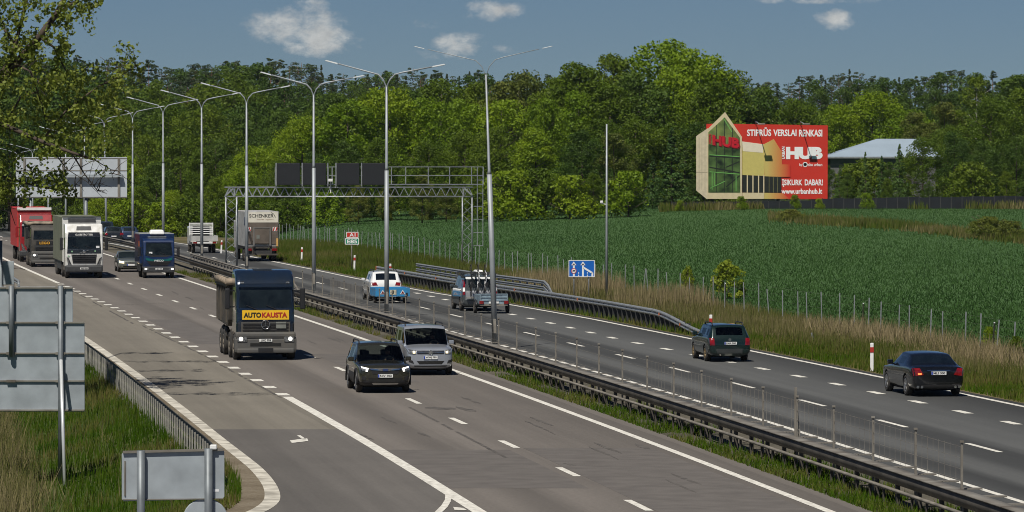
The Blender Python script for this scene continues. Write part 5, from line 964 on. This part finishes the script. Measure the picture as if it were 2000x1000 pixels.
def leafcloud(rg, cen, rad, nper, leaf, up=.35, flat=1.):
    nC = len(cen); N = nC*nper; d = rg.normal(size=(N, 3)); d[:, 2] += up; d /= np.linalg.norm(d, axis=1, keepdims=True)
    c = np.repeat(cen, nper, 0); r = np.repeat(rad, nper)*rg.uniform(.62, 1.08, N); p = c+d*r[:, None]*np.array([1, 1, flat])
    nrm = d*.8+rg.normal(size=(N, 3))*.55; nrm /= np.linalg.norm(nrm, axis=1, keepdims=True); a = rg.normal(size=(N, 3)); u = np.cross(nrm, a); u /= np.linalg.norm(u, axis=1, keepdims=True); w = np.cross(nrm, u)
    s = leaf*rg.uniform(.6, 1.25, N)[:, None]; q = np.stack([p-u*s*.62, p-w*s*.42+nrm*s*.08, p+u*s*.62, p+w*s*.42-nrm*s*.05], 1)
    tint = np.clip(np.repeat(rg.normal(.5, .16, nC), nper)+rg.normal(0, .13, N), 0, 1); return q.reshape(-1, 3), np.arange(4*N).reshape(-1, 4), tint
def envelope(kind, t):
    if kind == 'round': return np.sin(np.pi*np.clip(t*.80+.17, 0, 1))**.65
    if kind == 'tall': return np.sin(np.pi*np.clip(t*.72+.22, 0, 1))**.8
    if kind == 'bush': return np.cos(np.pi*.5*np.clip(t, 0, 1))**.55
    if kind == 'cone': return 1.02-t
    return np.ones_like(t)
def tree_proto(name, kind, h, r, base, ncl, nper, leaf, lm, bk, seed, cr=.26, trunk_r=.22):
    rg = np.random.default_rng(seed); root = thing(name, 'x', 'tree'); t = rg.random(ncl)**.9
    if kind == 'pine':
        t = rg.random(ncl); R = r*(.18+.95*np.sin(np.pi*np.clip(t*.72+.26, 0, 1)))*rg.uniform(.6, 1.25, ncl)
    else: R = r*envelope(kind, t)
    rho = R*np.clip(rg.random(ncl)**.33, 0, 1); an = rg.uniform(0, 2*np.pi, ncl); lop = 1+.18*np.sin(an*2+seed)+.12*np.sin(an*3+seed*2)
    cen = np.stack([rho*lop*np.cos(an), rho*lop*np.sin(an), h*(base+(1-base)*t*.95)], 1); rad = r*cr*rg.uniform(.65, 1.25, ncl)*(1 if kind != 'cone' else (1.15-t))
    if kind == 'cone': cen[:, 2] -= rho*.25
    V, Fc, ti = leafcloud(rg, cen, rad, nper, leaf, .45, .45 if kind in ('cone', 'pine') else .85)
    V[:, 2] = np.clip(V[:, 2], .0, h*1.03); np_mesh('crown', V, Fc, lm, root, ti)
    m = MB(); top = .9*h; m.tube([(0, 0, -.6), (.05, 0, h*.2), (-.06, .05, h*.5), (.04, 0, top)], [trunk_r*1.25, trunk_r, trunk_r*.65, .04], 7)
    for k in range(9 if kind != 'cone' else 0):
        z = h*(base+.1+.6*k/9) if kind != 'pine' else h*(.5+.45*k/9); a = rg.uniform(0, 6.28); c = cen[rg.integers(ncl)]; e = Vector((math.cos(a)*r*.7, math.sin(a)*r*.7, z+r*.35)); m.tube([(0, 0, z), Vector((0, 0, z)).lerp(e, .5)+Vector((0, 0, -.1*r*.3)), e], [trunk_r*.4, trunk_r*.25, .03], 5)
    if kind == 'birch': pass
    m.build('trunk', bk, root); root['h0'] = h; return root
PR = {}
for sd, lm, nm in ((1, l_bright, 'bright'), (2, l_mid, 'mid'), (3, l_dark, 'dark'), (9, l_olive, 'olive')):
    PR[nm+'0'] = tree_proto('broadleaf_tree', 'round', 15, 5.2, .06, 96, 130, .27, lm, bark, sd); PR[nm+'1'] = tree_proto('broadleaf_tree', 'tall', 16, 4.3, .06, 96, 125, .27, lm, bark, sd+20)
    PR[nm+'f'] = tree_proto('broadleaf_tree', 'round', 15, 4.6, .14, 64, 84, .38, lm, bark, sd+40, .30)
PR['birch'] = tree_proto('birch_tree', 'tall', 18, 3.4, .25, 130, 30, .30, l_mid, birchb, 61, .19, .16)
for k_, (b_, r_, n_, sd_) in enumerate(((.38, 2.9, 60, 71), (.48, 2.3, 46, 72), (.30, 3.3, 70, 78), (.42, 2.0, 50, 79))): PR['pine%d' % k_] = tree_proto('pine_tree', 'pine', 18, r_, b_, n_, 46, .28, l_pine, pbark, sd_, .24, .2)
PR['pine4'] = tree_proto('pine_tree', 'cone', 18, 2.3, .2, 80, 26, .36, l_pine, pbark, 75, .30, .2)
PR['spruce'] = tree_proto('spruce_tree', 'cone', 11, 2.7, .02, 150, 56, .20, l_spruce, bark, 73, .25, .14)
PR['bush'] = tree_proto('bush', 'bush', 4, 2.6, .04, 46, 110, .19, l_bright, bark, 81, .26, .08); PR['bushd'] = tree_proto('bush', 'bush', 4, 2.4, .04, 46, 110, .19, l_mid, bark, 82, .28, .08); PR['shrub'] = tree_proto('shrub', 'bush', 2.4, 1.1, .05, 46, 70, .13, leaf_mat('yellow_green_leaves', [(.09, .13, .008), (.13, .17, .012), (.17, .20, .02)]), bark, 83, .24, .03); PR['shrubo'] = tree_proto('shrub', 'bush', 2.2, 2.6, .05, 60, 80, .15, l_olive, bark, 84, .2, .03)
used = set(); rt = random.Random(5)
def gz(X, y): off = X-C(y); return zr(y)+(field_z(off-23.4, y) if off > 11.5 else 0)*(sstep((off-11.5)/12) if y > 632 else 1)
def plant(key, px, y, top_px, label, group, wide=1., cat=None, name=None, zg=None):
    X = (px-1000)/F_PX*y; zt = D(px, top_px, y).z; zg = gz(X, y) if zg is None else zg; h = max(1.2, zt-zg); p = PR[key]
    o = p if key not in used else dup(p); used.add(key); s = h/p['h0']; w = s*wide*rt.uniform(.88, 1.14); o.location = (X, y, zg); o.scale = (w, w*rt.uniform(.9, 1.1), s); o.rotation_euler = (0, 0, rt.uniform(0, 6.28))
    tag(o, label, cat or ('pine' if key.startswith('pine') else 'spruce' if key == 'spruce' else 'shrub' if 'shrub' in key or 'bush' in key else 'tree'), group); return o
def row(y0, px0, px1, step, tops, keys, label, group, dj=8., tj=8., wide=1.):
    x = px0+rt.uniform(0, step)*.5
    while x < px1:
        y = y0+rt.uniform(-dj, dj); plant(rt.choice(keys), x, y, interp(tops, x)+rt.uniform(-tj, tj*1.3), label, group, wide); x += step*F_PX/y0*rt.uniform(.75, 1.25)
RIDGE = [(-60, 108), (0, 112), (100, 108), (250, 114), (300, 122), (400, 122), (470, 114), (520, 114), (600, 122), (640, 132), (700, 140), (760, 136), (830, 130), (900, 140), (960, 143), (1040, 142), (1090, 152), (1400, 152), (1480, 154), (1560, 154), (1600, 144), (1640, 134), (1700, 148), (1790, 144), (1880, 138), (1930, 140), (2000, 150), (2060, 150)]
dn_ = lambda d: [(a, b+d) for a, b in RIDGE]
row(1080, -60, 2060, 2.5, RIDGE, ['pine0', 'pine1', 'pine2', 'pine3', 'pine4', 'pine2'], 'dark pine on the wooded ridge against the sky', 'pines along the ridge', 20, 8, 1.)
row(1030, -60, 2060, 2.6, dn_(8), ['pine0', 'pine2', 'pine4', 'darkf', 'darkf', 'pine4'], 'dark tree just below the ridge skyline', 'trees just below the ridge line', 15, 7, 1.2)
row(960, -60, 1100, 5.2, dn_(30), ['darkf', 'darkf', 'midf', 'pine0'], 'dark green tree high on the wooded slope left of the big leafy trees', 'trees high on the left slope', 16, 9); row(960, 1400, 2060, 5.4, dn_(34), ['darkf', 'darkf', 'pine0'], 'bluish dark tree high on the slope above the billboard', 'trees high on the right slope', 16, 9)
row(890, -60, 1080, 5.4, dn_(52), ['darkf', 'midf'], 'mid height tree on the wooded slope left of the big leafy trees', 'trees halfway up the left slope', 16, 9); row(880, 1420, 2060, 5.6, dn_(60), ['darkf', 'darkf', 'midf'], 'dark tree on the slope behind the pale roof', 'trees halfway up the right slope', 16, 9)
row(815, -60, 1060, 5.6, dn_(78), ['darkf', 'midf', 'dark0'], 'tree low on the wooded slope behind the street lamps', 'trees low on the left slope', 14, 10); row(790, 1430, 2060, 6., dn_(84), ['dark0', 'mid0', 'darkf'], 'dense tree low on the slope right of the billboard', 'trees low on the right slope', 14, 10)
row(745, -40, 620, 5.8, [(-40, 225), (150, 215), (300, 215), (420, 205), (520, 215), (620, 205)], ['dark0', 'mid0', 'dark1'], 'dark tree behind the bright trees at the left road side', 'dark trees behind the left road side', 12, 12)
row(690, 120, 600, 5.4, [(120, 270), (230, 275), (300, 260), (380, 255), (430, 270), (520, 245), (600, 225)], ['mid0', 'dark1', 'mid1', 'dark0'], 'mid green tree behind the overhead gantry on the left', 'mid green trees behind the gantry', 10, 12)
row(640, 170, 560, 4.8, [(170, 320), (260, 310), (330, 300), (400, 300), (470, 310), (560, 270)], ['mid1', 'bright0', 'dark1'], 'leafy tree above the far lorries on the left', 'trees above the far lorries', 10, 12)
row(585, 190, 560, 4.2, [(190, 370), (250, 350), (330, 360), (400, 340), (470, 335), (560, 300)], ['bright0', 'bright1', 'mid1', 'bright0'], 'bright green tree at the road side behind the far lorries', 'bright trees at the far road side', 8, 12)
row(545, 250, 600, 3.6, [(250, 400), (330, 395), (420, 385), (500, 400), (600, 390)], ['bush', 'bush', 'bushd'], 'bright green bush at the foot of the roadside trees', 'bushes under the roadside trees', 6, 10)
row(665, 560, 1100, 5.6, [(560, 215), (620, 195), (700, 172), (800, 166), (900, 160), (1000, 150), (1040, 142), (1100, 140)], ['mid0', 'dark0', 'mid1', 'olive0'], 'mid green tree rising behind the bright maple crowns', 'trees behind the bright maples', 10, 9)
row(600, 500, 1120, 5., [(500, 275), (540, 250), (600, 225), (650, 208), (700, 192), (760, 178), (820, 184), (860, 202), (900, 192), (960, 196), (1000, 190), (1060, 196), (1120, 215)], ['bright0', 'bright0', 'bright1', 'bright0', 'mid0'], 'bright yellow green maple in the middle of the forest edge', 'bright maples in the forest edge', 9, 9)
row(566, 540, 1260, 4.6, [(540, 320), (600, 290), (660, 270), (760, 262), (860, 268), (960, 262), (1060, 250), (1140, 245), (1200, 265), (1260, 290)], ['mid0', 'olive1', 'bright1', 'dark1', 'mid1'], 'front row tree at the edge of the wheat field', 'front row trees along the wheat field', 7, 12)
row(545, 560, 1290, 3.6, [(560, 390), (640, 372), (700, 360), (800, 345), (900, 352), (1000, 345), (1100, 335), (1200, 325), (1290, 340)], ['bushd', 'bush', 'bushd', 'mid1', 'olive1'], 'low bushy tree at the foot of the forest edge by the field', 'bushes along the field edge', 5, 14)
row(650, 1060, 1440, 5.2, [(1060, 185), (1100, 140), (1140, 122), (1200, 110), (1240, 94), (1300, 84), (1350, 88), (1390, 112), (1440, 150)], ['bright1', 'mid0', 'mid1', 'bright0'], 'tallest broad leafy tree in the big clump left of the billboard', 'tall leafy trees in the big clump', 8, 6, 1.1)
row(622, 1060, 1440, 4.6, [(1060, 220), (1110, 180), (1160, 165), (1220, 150), (1300, 130), (1360, 140), (1400, 160), (1440, 180)], ['mid0', 'mid1', 'dark0', 'bright1'], 'broad leafy tree on the near face of the big clump', 'leafy trees on the near face of the big clump', 8, 10)
row(600, 1120, 1400, 4.6, [(1120, 270), (1200, 230), (1280, 225), (1360, 240), (1400, 250)], ['dark0', 'dark1', 'mid0'], 'dark leafy tree low in the big clump behind the spruces', 'dark trees low in the big clump', 6, 12)
row(640, 1420, 1590, 5., [(1420, 150), (1470, 156), (1520, 180), (1560, 195), (1620, 215), (1660, 240)], ['bright0', 'mid0', 'dark0'], 'leafy tree directly behind the billboard', 'trees directly behind the billboard', 8, 8)
row(700, 1640, 1800, 4.6, [(1640, 205), (1690, 182), (1740, 185), (1800, 215)], ['bright0', 'bright0'], 'rounded yellow green tree behind the pale roof', 'rounded trees behind the pale roof', 8, 8)
row(680, 1790, 2060, 4.4, [(1790, 220), (1840, 195), (1880, 150), (1930, 135), (1980, 155), (2060, 150)], ['birch', 'birch', 'dark1', 'olive1'], 'tall airy birch at the right edge', 'birches at the right edge', 8, 10)
row(640, 1850, 2060, 4.8, [(1850, 240), (1900, 200), (1960, 180), (2060, 185)], ['dark0', 'mid0'], 'dark dense tree at the right edge above the hedge fence', 'dense trees at the right edge', 8, 10)
row(606, 1800, 2060, 4.4, [(1780, 290), (1830, 255), (1890, 255), (1950, 272), (2060, 270)], ['dark0', 'mid0', 'dark0'], 'rounded dark tree in front of the pale roof on the right', 'rounded trees right of the pale roof', 6, 8)
row(592, 1300, 2060, 4.4, [(1300, 370), (1360, 340), (1420, 340), (1620, 345), (1700, 340), (1790, 352), (1850, 330), (1950, 320), (2060, 320)], ['dark1', 'bushd', 'mid1', 'spruce'], 'low tree behind the dark fence', 'low trees behind the dark fence', 4, 14)
for px, tp, w in ((1244, 330, 1.), (1275, 300, 1.), (1312, 242, 1.15), (1338, 275, 1.), (1210, 350, .9)): plant('spruce', px, 588+rt.uniform(-8, 4), tp, 'pointed spruce at the forest edge just left of the billboard', 'spruces left of the billboard', w)
row(614, 1616, 1800, 2.8, [(1610, 318), (1700, 316), (1800, 312)], ['dark1', 'mid1', 'bushd'], 'leafy tree screening the wall below the pale roof', 'trees below the pale roof', 3, 6)
for px, tp in ((1690, 292), (1722, 300), (1757, 276), (1640, 318)): plant('spruce', px, 598, tp, 'dark pointed spruce in front of the pale roof', 'spruces in front of the pale roof', .8)
for px, tp, l in ((1448, 384, 'green bush against the dark fence below the house picture'), (1552, 381, 'leafy bush at the dark fence under the billboard centre'), (1600, 398, 'small yellowish bush at the dark fence under the billboard corner'), (1693, 378, 'bright slim bush against the dark fence right of the billboard'), (1328, 392, 'green bush at the left end of the dark fence')): plant('bush', px, 561, tp, l, None, .8)
plant('shrub', 1421, 270, 508, 'yellow green young shrub at the wire fence beyond the dry verge', None, 1., zg=0.)
plant('shrub', 1342, 268, 520, 'thin low shrub beside the slim camera pole', None, .5, zg=-.3)
for px, py, tp, w, l in ((1932, 466, 424, 1.1, 'broad olive shrub standing in the wheat on the right'), (1906, 462, 432, .7, 'lower olive shrub at the left of the broad one in the wheat'), (1972, 468, 432, .7, 'pale olive shrub at the right end of the balk'), (1545, 432, 411, 1.3, 'small green shrub on the balk below the billboard')):
    a, y = fieldhit(px, py); plant('shrubo', px, y, tp, l, None, w)
plant('bush', 1932, 196, 680, 'rambling weedy bush behind the black saloon', None, .5, zg=-.1); plant('bushd', 1985, 186, 700, 'low green weed clump at the right edge beyond the saloon', None, .5, zg=-.1)
# ------------------------------------------------------------------ tree reaching in from the left
rg = np.random.default_rng(11); YT = 165.; t = thing('foreground_tree', 'leafy foreground tree with dark bare limbs reaching in from the left', 'tree', (-20.2, YT, -1.2)); off = Vector(t.location)
def tp(px, py, dy=0.): return D(px, py, YT+dy)-off
m = MB(); m.tube([(0, 0, -.3), (.1, .1, 3), tp(-95, 330), tp(-60, 240), tp(-25, 175), tp(18, 140)], [.42, .36, .30, .24, .19, .15], 10)
m.build('trunk', bark, t); limbs = [([(-95, 330), (-30, 235), (10, 245), (80, 276), (140, 298), (184, 312)], .12, .04), ([(18, 140), (45, 108), (76, 72), (110, 28), (140, -30)], .15, .09), ([(-25, 175), (20, 120), (40, 50), (60, -30)], .10, .05), ([(76, 72), (105, 92), (118, 118), (135, 150)], .05, .02), ([(110, 28), (150, 0), (175, -20)], .04, .02), ([(80, 276), (130, 215), (190, 170), (240, 145), (268, 128)], .04, .012), ([(140, 298), (165, 340), (190, 372), (208, 378)], .03, .008), ([(165, 340), (140, 370), (150, 385)], .015, .006), ([(184, 312), (215, 330), (222, 352)], .02, .006), ([(20, 120), (60, 140), (80, 200), (90, 240)], .05, .015),
    ([(-95, 330), (-40, 330), (20, 350), (80, 365), (140, 372)], .08, .02), ([(-60, 300), (-20, 370), (15, 395), (30, 440)], .05, .012), ([(10, 245), (40, 190), (70, 180), (110, 160)], .05, .015), ([(45, 108), (10, 60), (-10, 10), (-20, -40)], .06, .03), ([(100, 290), (130, 330), (170, 355), (205, 390)], .02, .006), ([(-95, 330), (-70, 380), (-40, 400), (-5, 410)], .06, .02)]
m = MB(); cl, rd = [], []; RB = random.Random(4)
for pts, r0, r1 in limbs:
    q = []; z = 0; n = len(pts)
    for i, (a, b) in enumerate(pts): z += RB.uniform(-.5, .5); q.append(tp(a, b, z))
    m.tube(q, list(np.linspace(r0, r1, n)), 7)
    bare = pts[0] in ((140, 298), (165, 340), (100, 290), (184, 312))
    for i in range(n-1):
        for k in range(3):
            f = RB.random(); s = q[i].lerp(q[i+1], f); d = Vector((RB.uniform(-.25, 1), RB.uniform(-1, 1), RB.uniform(-.5, 1))).normalized()*RB.uniform(.35, 1.0); e = s+d; mid = s+d*.5+Vector((0, 0, .08)); m.tube([s, mid, e], [.016, .011, .005], 4)
            if not bare:
                for g in (.6, .85, 1.05): cl.append(s+d*g+Vector((RB.uniform(-.12, .12), RB.uniform(-.12, .12), RB.uniform(-.22, .1)))); rd.append(RB.uniform(.14, .30))
m.build('limbs', bark, t)
for (sx0, sx1, sy, hh) in ((-15.7, -11.6, 189, 16.5), (-11.9, -8.4, 164, 18.), (-14.3, -11.9, 181, 16.), (-16.2, -14.2, 197, 15.5), (-14.6, -12., 175, 17.)):
    p0 = Vector((sx0-.24*hh, sy-.57*hh, hh))-off; p1 = Vector((sx1-.24*hh, sy-.57*hh, hh))-off; m2 = MB() if (sx0 == -15.7) else m2; m2.tube([Vector((.6, 0, 11.)), p0.lerp(Vector((.6, 0, 12.)), .5), p0, p1], [.09, .06, .04, .012], 5)
    for k in range(34): f = RB.random()**.8; cl.append(p0.lerp(p1, f)+Vector((0, RB.gauss(0, .5), RB.uniform(-.25, .25)))); rd.append(RB.uniform(.12, .26))
m2.tube([tp(18, 140), Vector((.6, 0, 11.)), Vector((.8, 0, 18.))], [.15, .11, .03], 7); m2.build('upper_limbs', bark, t)
for (x0, y0, x1, y1, n) in ((100, 150, 260, 265, 46), (60, 190, 230, 300, 56), (-60, 100, 40, 330, 90), (-60, -20, 80, 110, 60), (80, -10, 130, 100, 10), (-60, 330, 10, 440, 40), (30, 335, 145, 385, 26), (120, 0, 180, 60, 14), (140, 130, 235, 180, 16)):
    for k in range(n): cl.append(tp(RB.uniform(x0, x1), RB.uniform(y0, y1), RB.uniform(-1.6, 1.6))); rd.append(RB.uniform(.12, .30))
keep = []
for c, r_ in zip(cl, rd):
    w_ = c+off; u_ = 1000+F_PX*w_.x/w_.y; v_ = 294+(CAM_Z-w_.z)*F_PX/w_.y
    if (v_ > 392 and u_ > 0 and RB.random() < .85) or (v_ > 300 and u_ > 150 and RB.random() < .8): continue
    keep.append((c, r_))
cl = np.array([tuple(c) for c, _ in keep]); kx = np.array([r_ for _, r_ in keep]); V, Fc, ti = leafcloud(rg, cl, kx*1.1, 17, .125, -.2, 1.2)
np_mesh('crown', V, Fc, leaf_mat('poplar_leaves', [(.038, .064, .007), (.075, .10, .010), (.125, .145, .025)], .3), t, ti)
# ------------------------------------------------------------------ billboard, hedge fence, pale roof
BY = 570.; t = thing('billboard', 'large red billboard with a cut out glass house picture at its left end', 'billboard'); off = BY
red = mat('billboard_red', (.56, .028, .014), .55, var=.05, scale=.3); crm = mat('picture_cream', (.62, .52, .33), .6, var=.05); crd = mat('picture_side', (.60, .52, .37), .6, var=.08); yg = mat('picture_yellow', (.55, .47, .14), .6, var=.04); pg = mat('picture_glass_green', (.070, .125, .035), .3, var=.7, scale=.9, dirt=(.012, .02, .010)); pg2 = mat('picture_gable_glass', (.16, .20, .06), .3, var=.6, scale=.8, dirt=(.05, .09, .03)); pk = mat('picture_black', (.015, .018, .014), .5); wt = mat('picture_white', (.74, .66, .52), .6, var=.03)
def bp(cx, cy, d=0.): p = D(1300+cx/3.636, 200+cy/3.636, BY); return Vector((p.x, BY-d, p.z))
def cut(name, pts, d0, d1, m, parent=t):        # a board cut to an outline, between two depths
    q = [bp(*c) for c in pts]; return MB().prism([(p.x, p.z) for p in q], 'y', BY-d1, BY-d0).build(name, m, parent)
cut('panel', [(470, 152), (1152, 163), (1150, 687), (290, 687), (290, 152)], -.5, 0, red); wa = cut('cutout_side', [(217, 240), (300, 183), (296, 685), (290, 685), (217, 625)], 0.002, .10, crd)
fr = cut('cutout_house', [(296, 685), (298, 190), (422, 68), (542, 245), (542, 685)], .002, .14, crm)
MBs = MB(); [MBs.prism([(bp(x, 0).x-.02, bp(0, 620).z), (bp(x, 0).x+.02, bp(0, 620).z), (bp(x, 0).x+.02, bp(0, 250).z), (bp(x, 0).x-.02, bp(0, 250).z)], 'y', BY-.106, BY-.101) for x in (238, 258, 280)]; MBs.bx((bp(218, 0).x, BY-.107, bp(0, 498).z), (bp(297, 0).x, BY-.1005, bp(0, 494).z)); MBs.build('cladding_lines', mat('cladding_line', (.34, .29, .20), .7), wa)
cut('picture_glass', [(303, 640), (303, 300), (528, 320), (530, 640)], .141, .16, pg, fr); cut('picture_gable', [(303, 300), (303, 212), (420, 106), (527, 250), (528, 320)], .141, .158, pg2, fr)
k = MB()
for x, ytop in ((362, 160), (418, 108), (475, 180)): a, b = bp(x-2.5, 640), bp(x+2.5, ytop); k.bx((a.x, BY-.172, a.z), (b.x, BY-.161, b.z))
for a, b in (((310, 380), (525, 395)), ((310, 460), (525, 500)), ((430, 460), (525, 420)), ((430, 600), (525, 520))): p, q = bp(*a, .166), bp(*b, .166); k.bar(p, q, .01, .14)
k.build('mullions', pk, fr); k = MB()
for a, b in (((312, 372), (525, 385)), ((312, 492), (525, 510)), ((315, 610), (420, 560)), ((410, 110), (470, 210)), ((345, 500), (345, 600)), ((330, 490), (330, 620)), ((500, 520), (500, 630))): k.bar(bp(*a, .169), bp(*b, .169), .01, .09)
k.build('railing_lines', mat('picture_light_green', (.16, .42, .10), .5), fr)
lr = mat('letters_red', (.50, .012, .025), .4); text('house_lettering', 'HUB', mat('letters_dark_red', (.22, .006, .012), .5), fr, bp(338, 309, .175), bp(526, 330)-bp(338, 306), (0, 0, 1), (bp(526, 0)-bp(332, 0)).length, 1.24, .05, .03); text('house_lettering', 'HUB', lr, fr, bp(332, 303, .21), bp(526, 324)-bp(338, 300), (0, 0, 1), (bp(524, 0)-bp(332, 0)).length, 1.24, .05, .03); text('house_lettering', 'URBAN', lr, fr, bp(324, 294, .2), (0, 0, 1), (-1, 0, 0), 1.15, .32, .02)
cut('picture_wall', [(545, 515), (545, 278), (695, 297), (700, 522)], .002, .05, yg); cut('picture_roof', [(548, 346), (543, 277), (695, 297), (692, 358)], .051, .06, wt)
gm_ = bpy.data.materials.new('picture_fade'); gm_.use_nodes = True; nt_ = gm_.node_tree; b_ = nt_.nodes['Principled BSDF']; b_.inputs['Roughness'].default_value = .55; ge = NN(nt_, 'ShaderNodeNewGeometry'); se = NN(nt_, 'ShaderNodeSeparateXYZ'); nt_.links.new(ge.outputs['Position'], se.inputs[0]); mr_ = NN(nt_, 'ShaderNodeMapRange'); mr_.inputs[1].default_value = bp(720, 0).x; mr_.inputs[2].default_value = bp(885, 0).x; nt_.links.new(se.outputs['X'], mr_.inputs[0]); cr_ = NN(nt_, 'ShaderNodeValToRGB'); nt_.links.new(mr_.outputs[0], cr_.inputs[0]); e_ = cr_.color_ramp.elements; e_[0].color = (.55, .43, .13, 1); e_[1].color = (.56, .028, .014, 1); x_ = e_.new(.55); x_.color = (.56, .22, .06, 1); nt_.links.new(cr_.outputs[0], b_.inputs['Base Color'])
cut('picture_gable_wall', [(702, 525), (693, 300), (768, 260), (826, 352), (826, 440), (885, 440), (885, 530)], .051, .065, gm_); cut('picture_window_band', [(545, 516), (702, 524), (822, 530), (822, 642), (545, 640)], .066, .072, pk); cut('picture_plinth', [(545, 641), (700, 642), (700, 685), (545, 685)], .051, .072, crm); cut('picture_plinth', [(701, 642), (830, 644), (880, 685), (701, 685)], .051, .068, gm_)
k = MB()
for x in (580, 620, 660, 697): a, b = bp(x-4, 641), bp(x+4, 516); k.bx((a.x, BY-.084, a.z), (b.x, BY-.073, b.z))
k.build('picture_posts', crm, t); k = MB()
for x in (735, 765, 795): a, b = bp(x-2, 641), bp(x+2, 526); k.bx((a.x, BY-.084, a.z), (b.x, BY-.073, b.z))
k.build('picture_posts', mat('picture_olive', (.16, .15, .06), .6), t)
def bt_(s, x0, x1, y0, y1, bold, m=wht): p = bp(x0, y1, .004); return text('lettering', s, m, t, p, (1, 0, 0), (0, 0, 1), bp(x1, 0).x-p.x, bp(0, y0).z-p.z, bold, .02)
bt_('STIPRŪS', 578, 750, 178, 240, .03); bt_('VERSLAI', 765, 930, 192, 240, .03); bt_('RENKASI', 947, 1113, 193, 243, .03); bt_('HUB', 855, 1116, 316, 404, .07); p = bp(848, 402, .004); text('lettering', 'URBAN', wht, t, p, (0, 0, 1), (-1, 0, 0), bp(0, 314).z-p.z, bp(846, 0).x-bp(823, 0).x, .03, .02)
bt_('by', 950, 970, 432, 458, .01); bt_('sba urban', 1012, 1113, 430, 453, .01); k = MB(); c = bp(991, 441, .01); k.lathe([(.30, -.004), (.30, .01), (.2, .01), (.2, -.004)], c, 'y', 24); k.lathe([(.1, 0), (.1, .012)], c, 'y', 16); k.build('emblem', wht, t)
bt_('ĮSIKURK', 826, 972, 546, 600, .03); bt_('DABAR!', 988, 1117, 546, 590, .03); bt_('www.urbanhub.lt', 822, 1113, 612, 650, .03)
for cx in (640, 957):
    k = MB(); a = bp(cx, 158); k.tube([a, a+Vector((.0, -.3, .35)), a+Vector((.3, -2.3, .1))], .05, 6); k.build('lamp_arm', galv, t); k = MB(); k.box(a+Vector((.55, -2.4, .06)), (.9, .35, .16), .04); k.build('floodlight', galv_old, t)
for x in (330, 560, 800, 1050): a = bp(x, 690); MB().bx((a.x-.2, BY+.1, 1.), (a.x+.2, BY+.45, a.z+.6)).build('post', dark, t)
fb = mat('fence_blue_black', (.007, .010, .015), .6, var=.25, scale=.8); t = thing('panel_fence', 'long dark blue panel fence between field edge and billboard', 'fence'); fx = np.arange(1312, 2080, 21.)
m = MB(); mp_ = MB()
for a, b in zip(fx, fx[1:]):
    xa, xb = (a-1000)/F_PX*565, (b-1000)/F_PX*565; h = interp([(1300, 1.0), (1380, .9), (1560, .88), (1600, 1.2), (2100, 1.55)], a)+rt.uniform(-.06, .06); z = gz((xa+xb)/2, 565); o = MB().bx((xa+.03, 565, z-.2), (xb-.03, 565.06, z+h)).build('fence_panel', fb, t); MB().bx((xa-.05, 564.95, z-.3), (xa+.05, 565.08, z+h+.08)).build('post', dark, t)
m.bm.free(); mp_.bm.free()
t = thing('pale_roof_building', 'building with a pale blue metal hip roof behind the spruces', 'building'); RY = 640.; rf = mat('pale_roof', (.34, .42, .50), .45, .2, var=.05, scale=.4); a = D(1608, 306, RY); b = D(1836, 306, RY); c = D(1716, 271, RY); d = D(1806, 271, RY); zb = a.z
m = MB(); A, B, E, Fq = Vector((a.x, RY-3, zb)), Vector((b.x, RY-3, zb)), Vector((a.x, RY+9, zb)), Vector((b.x, RY+9, zb)); R1, R2 = Vector((c.x, RY+3, c.z)), Vector((d.x, RY+3, d.z)); vs = [m.bm.verts.new(p) for p in (A, B, Fq, E, R1, R2)]
for f in ((0, 1, 5, 4), (1, 2, 5), (2, 3, 4, 5), (3, 0, 4), (3, 2, 1, 0)): m.bm.faces.new([vs[i] for i in f])
m.build('roof', rf, t); MB().bx((a.x+.8, RY-2.4, 1), (b.x-.8, RY+8.4, zb-.01)).build('wall', mat('building_wall', (.12, .12, .12), .8), t); MB().bx((a.x-.05, RY-3.12, zb-.22), (b.x+.05, RY-3.0, zb-.01)).build('gutter', galv, t)
t = thing('parked_car', 'white car roof showing above the dark fence under the billboard', 'car'); q = D(1492, 400, 575); t.location = (q.x, 573, gz(q.x, 573)); m = MB(); m.prism([(-2.1, .35), (2.1, .35), (2.15, .8), (1.2, .95), (.6, 1.72), (-1.6, 1.72), (-2.1, 1.0)], 'y', -.85, .85, .12); m.build('body', wpaint, t); m = MB(); m.prism([(.98, 1.05), (.55, 1.5), (-1.4, 1.5), (-1.6, 1.05)], 'y', -.865, .865); m.build('side_window', glass, t)
for x in (-1.3, 1.3):
    for s in (1, -1): wheel(t, x, s, .86, .33)
for k, p in PR.items():
    if k not in used:
        for c_ in list(p.children): bpy.data.objects.remove(c_)
        bpy.data.objects.remove(p)
# ------------------------------------------------------------------ thin summer haze
hm = bpy.data.materials.new('haze'); hm.use_nodes = True; t_ = hm.node_tree; t_.nodes.clear(); o_ = NN(t_, 'ShaderNodeOutputMaterial'); pv = NN(t_, 'ShaderNodeVolumePrincipled'); pv.inputs['Color'].default_value = (.72, .82, .90, 1); pv.inputs['Density'].default_value = .00003; pv.inputs['Anisotropy'].default_value = .2
t_.links.new(pv.outputs[0], o_.inputs['Volume']); hz = MB().bx((-900, -30, -10), (1100, 1500, 48)).build('haze', hm); tag(hz, kind='stuff')
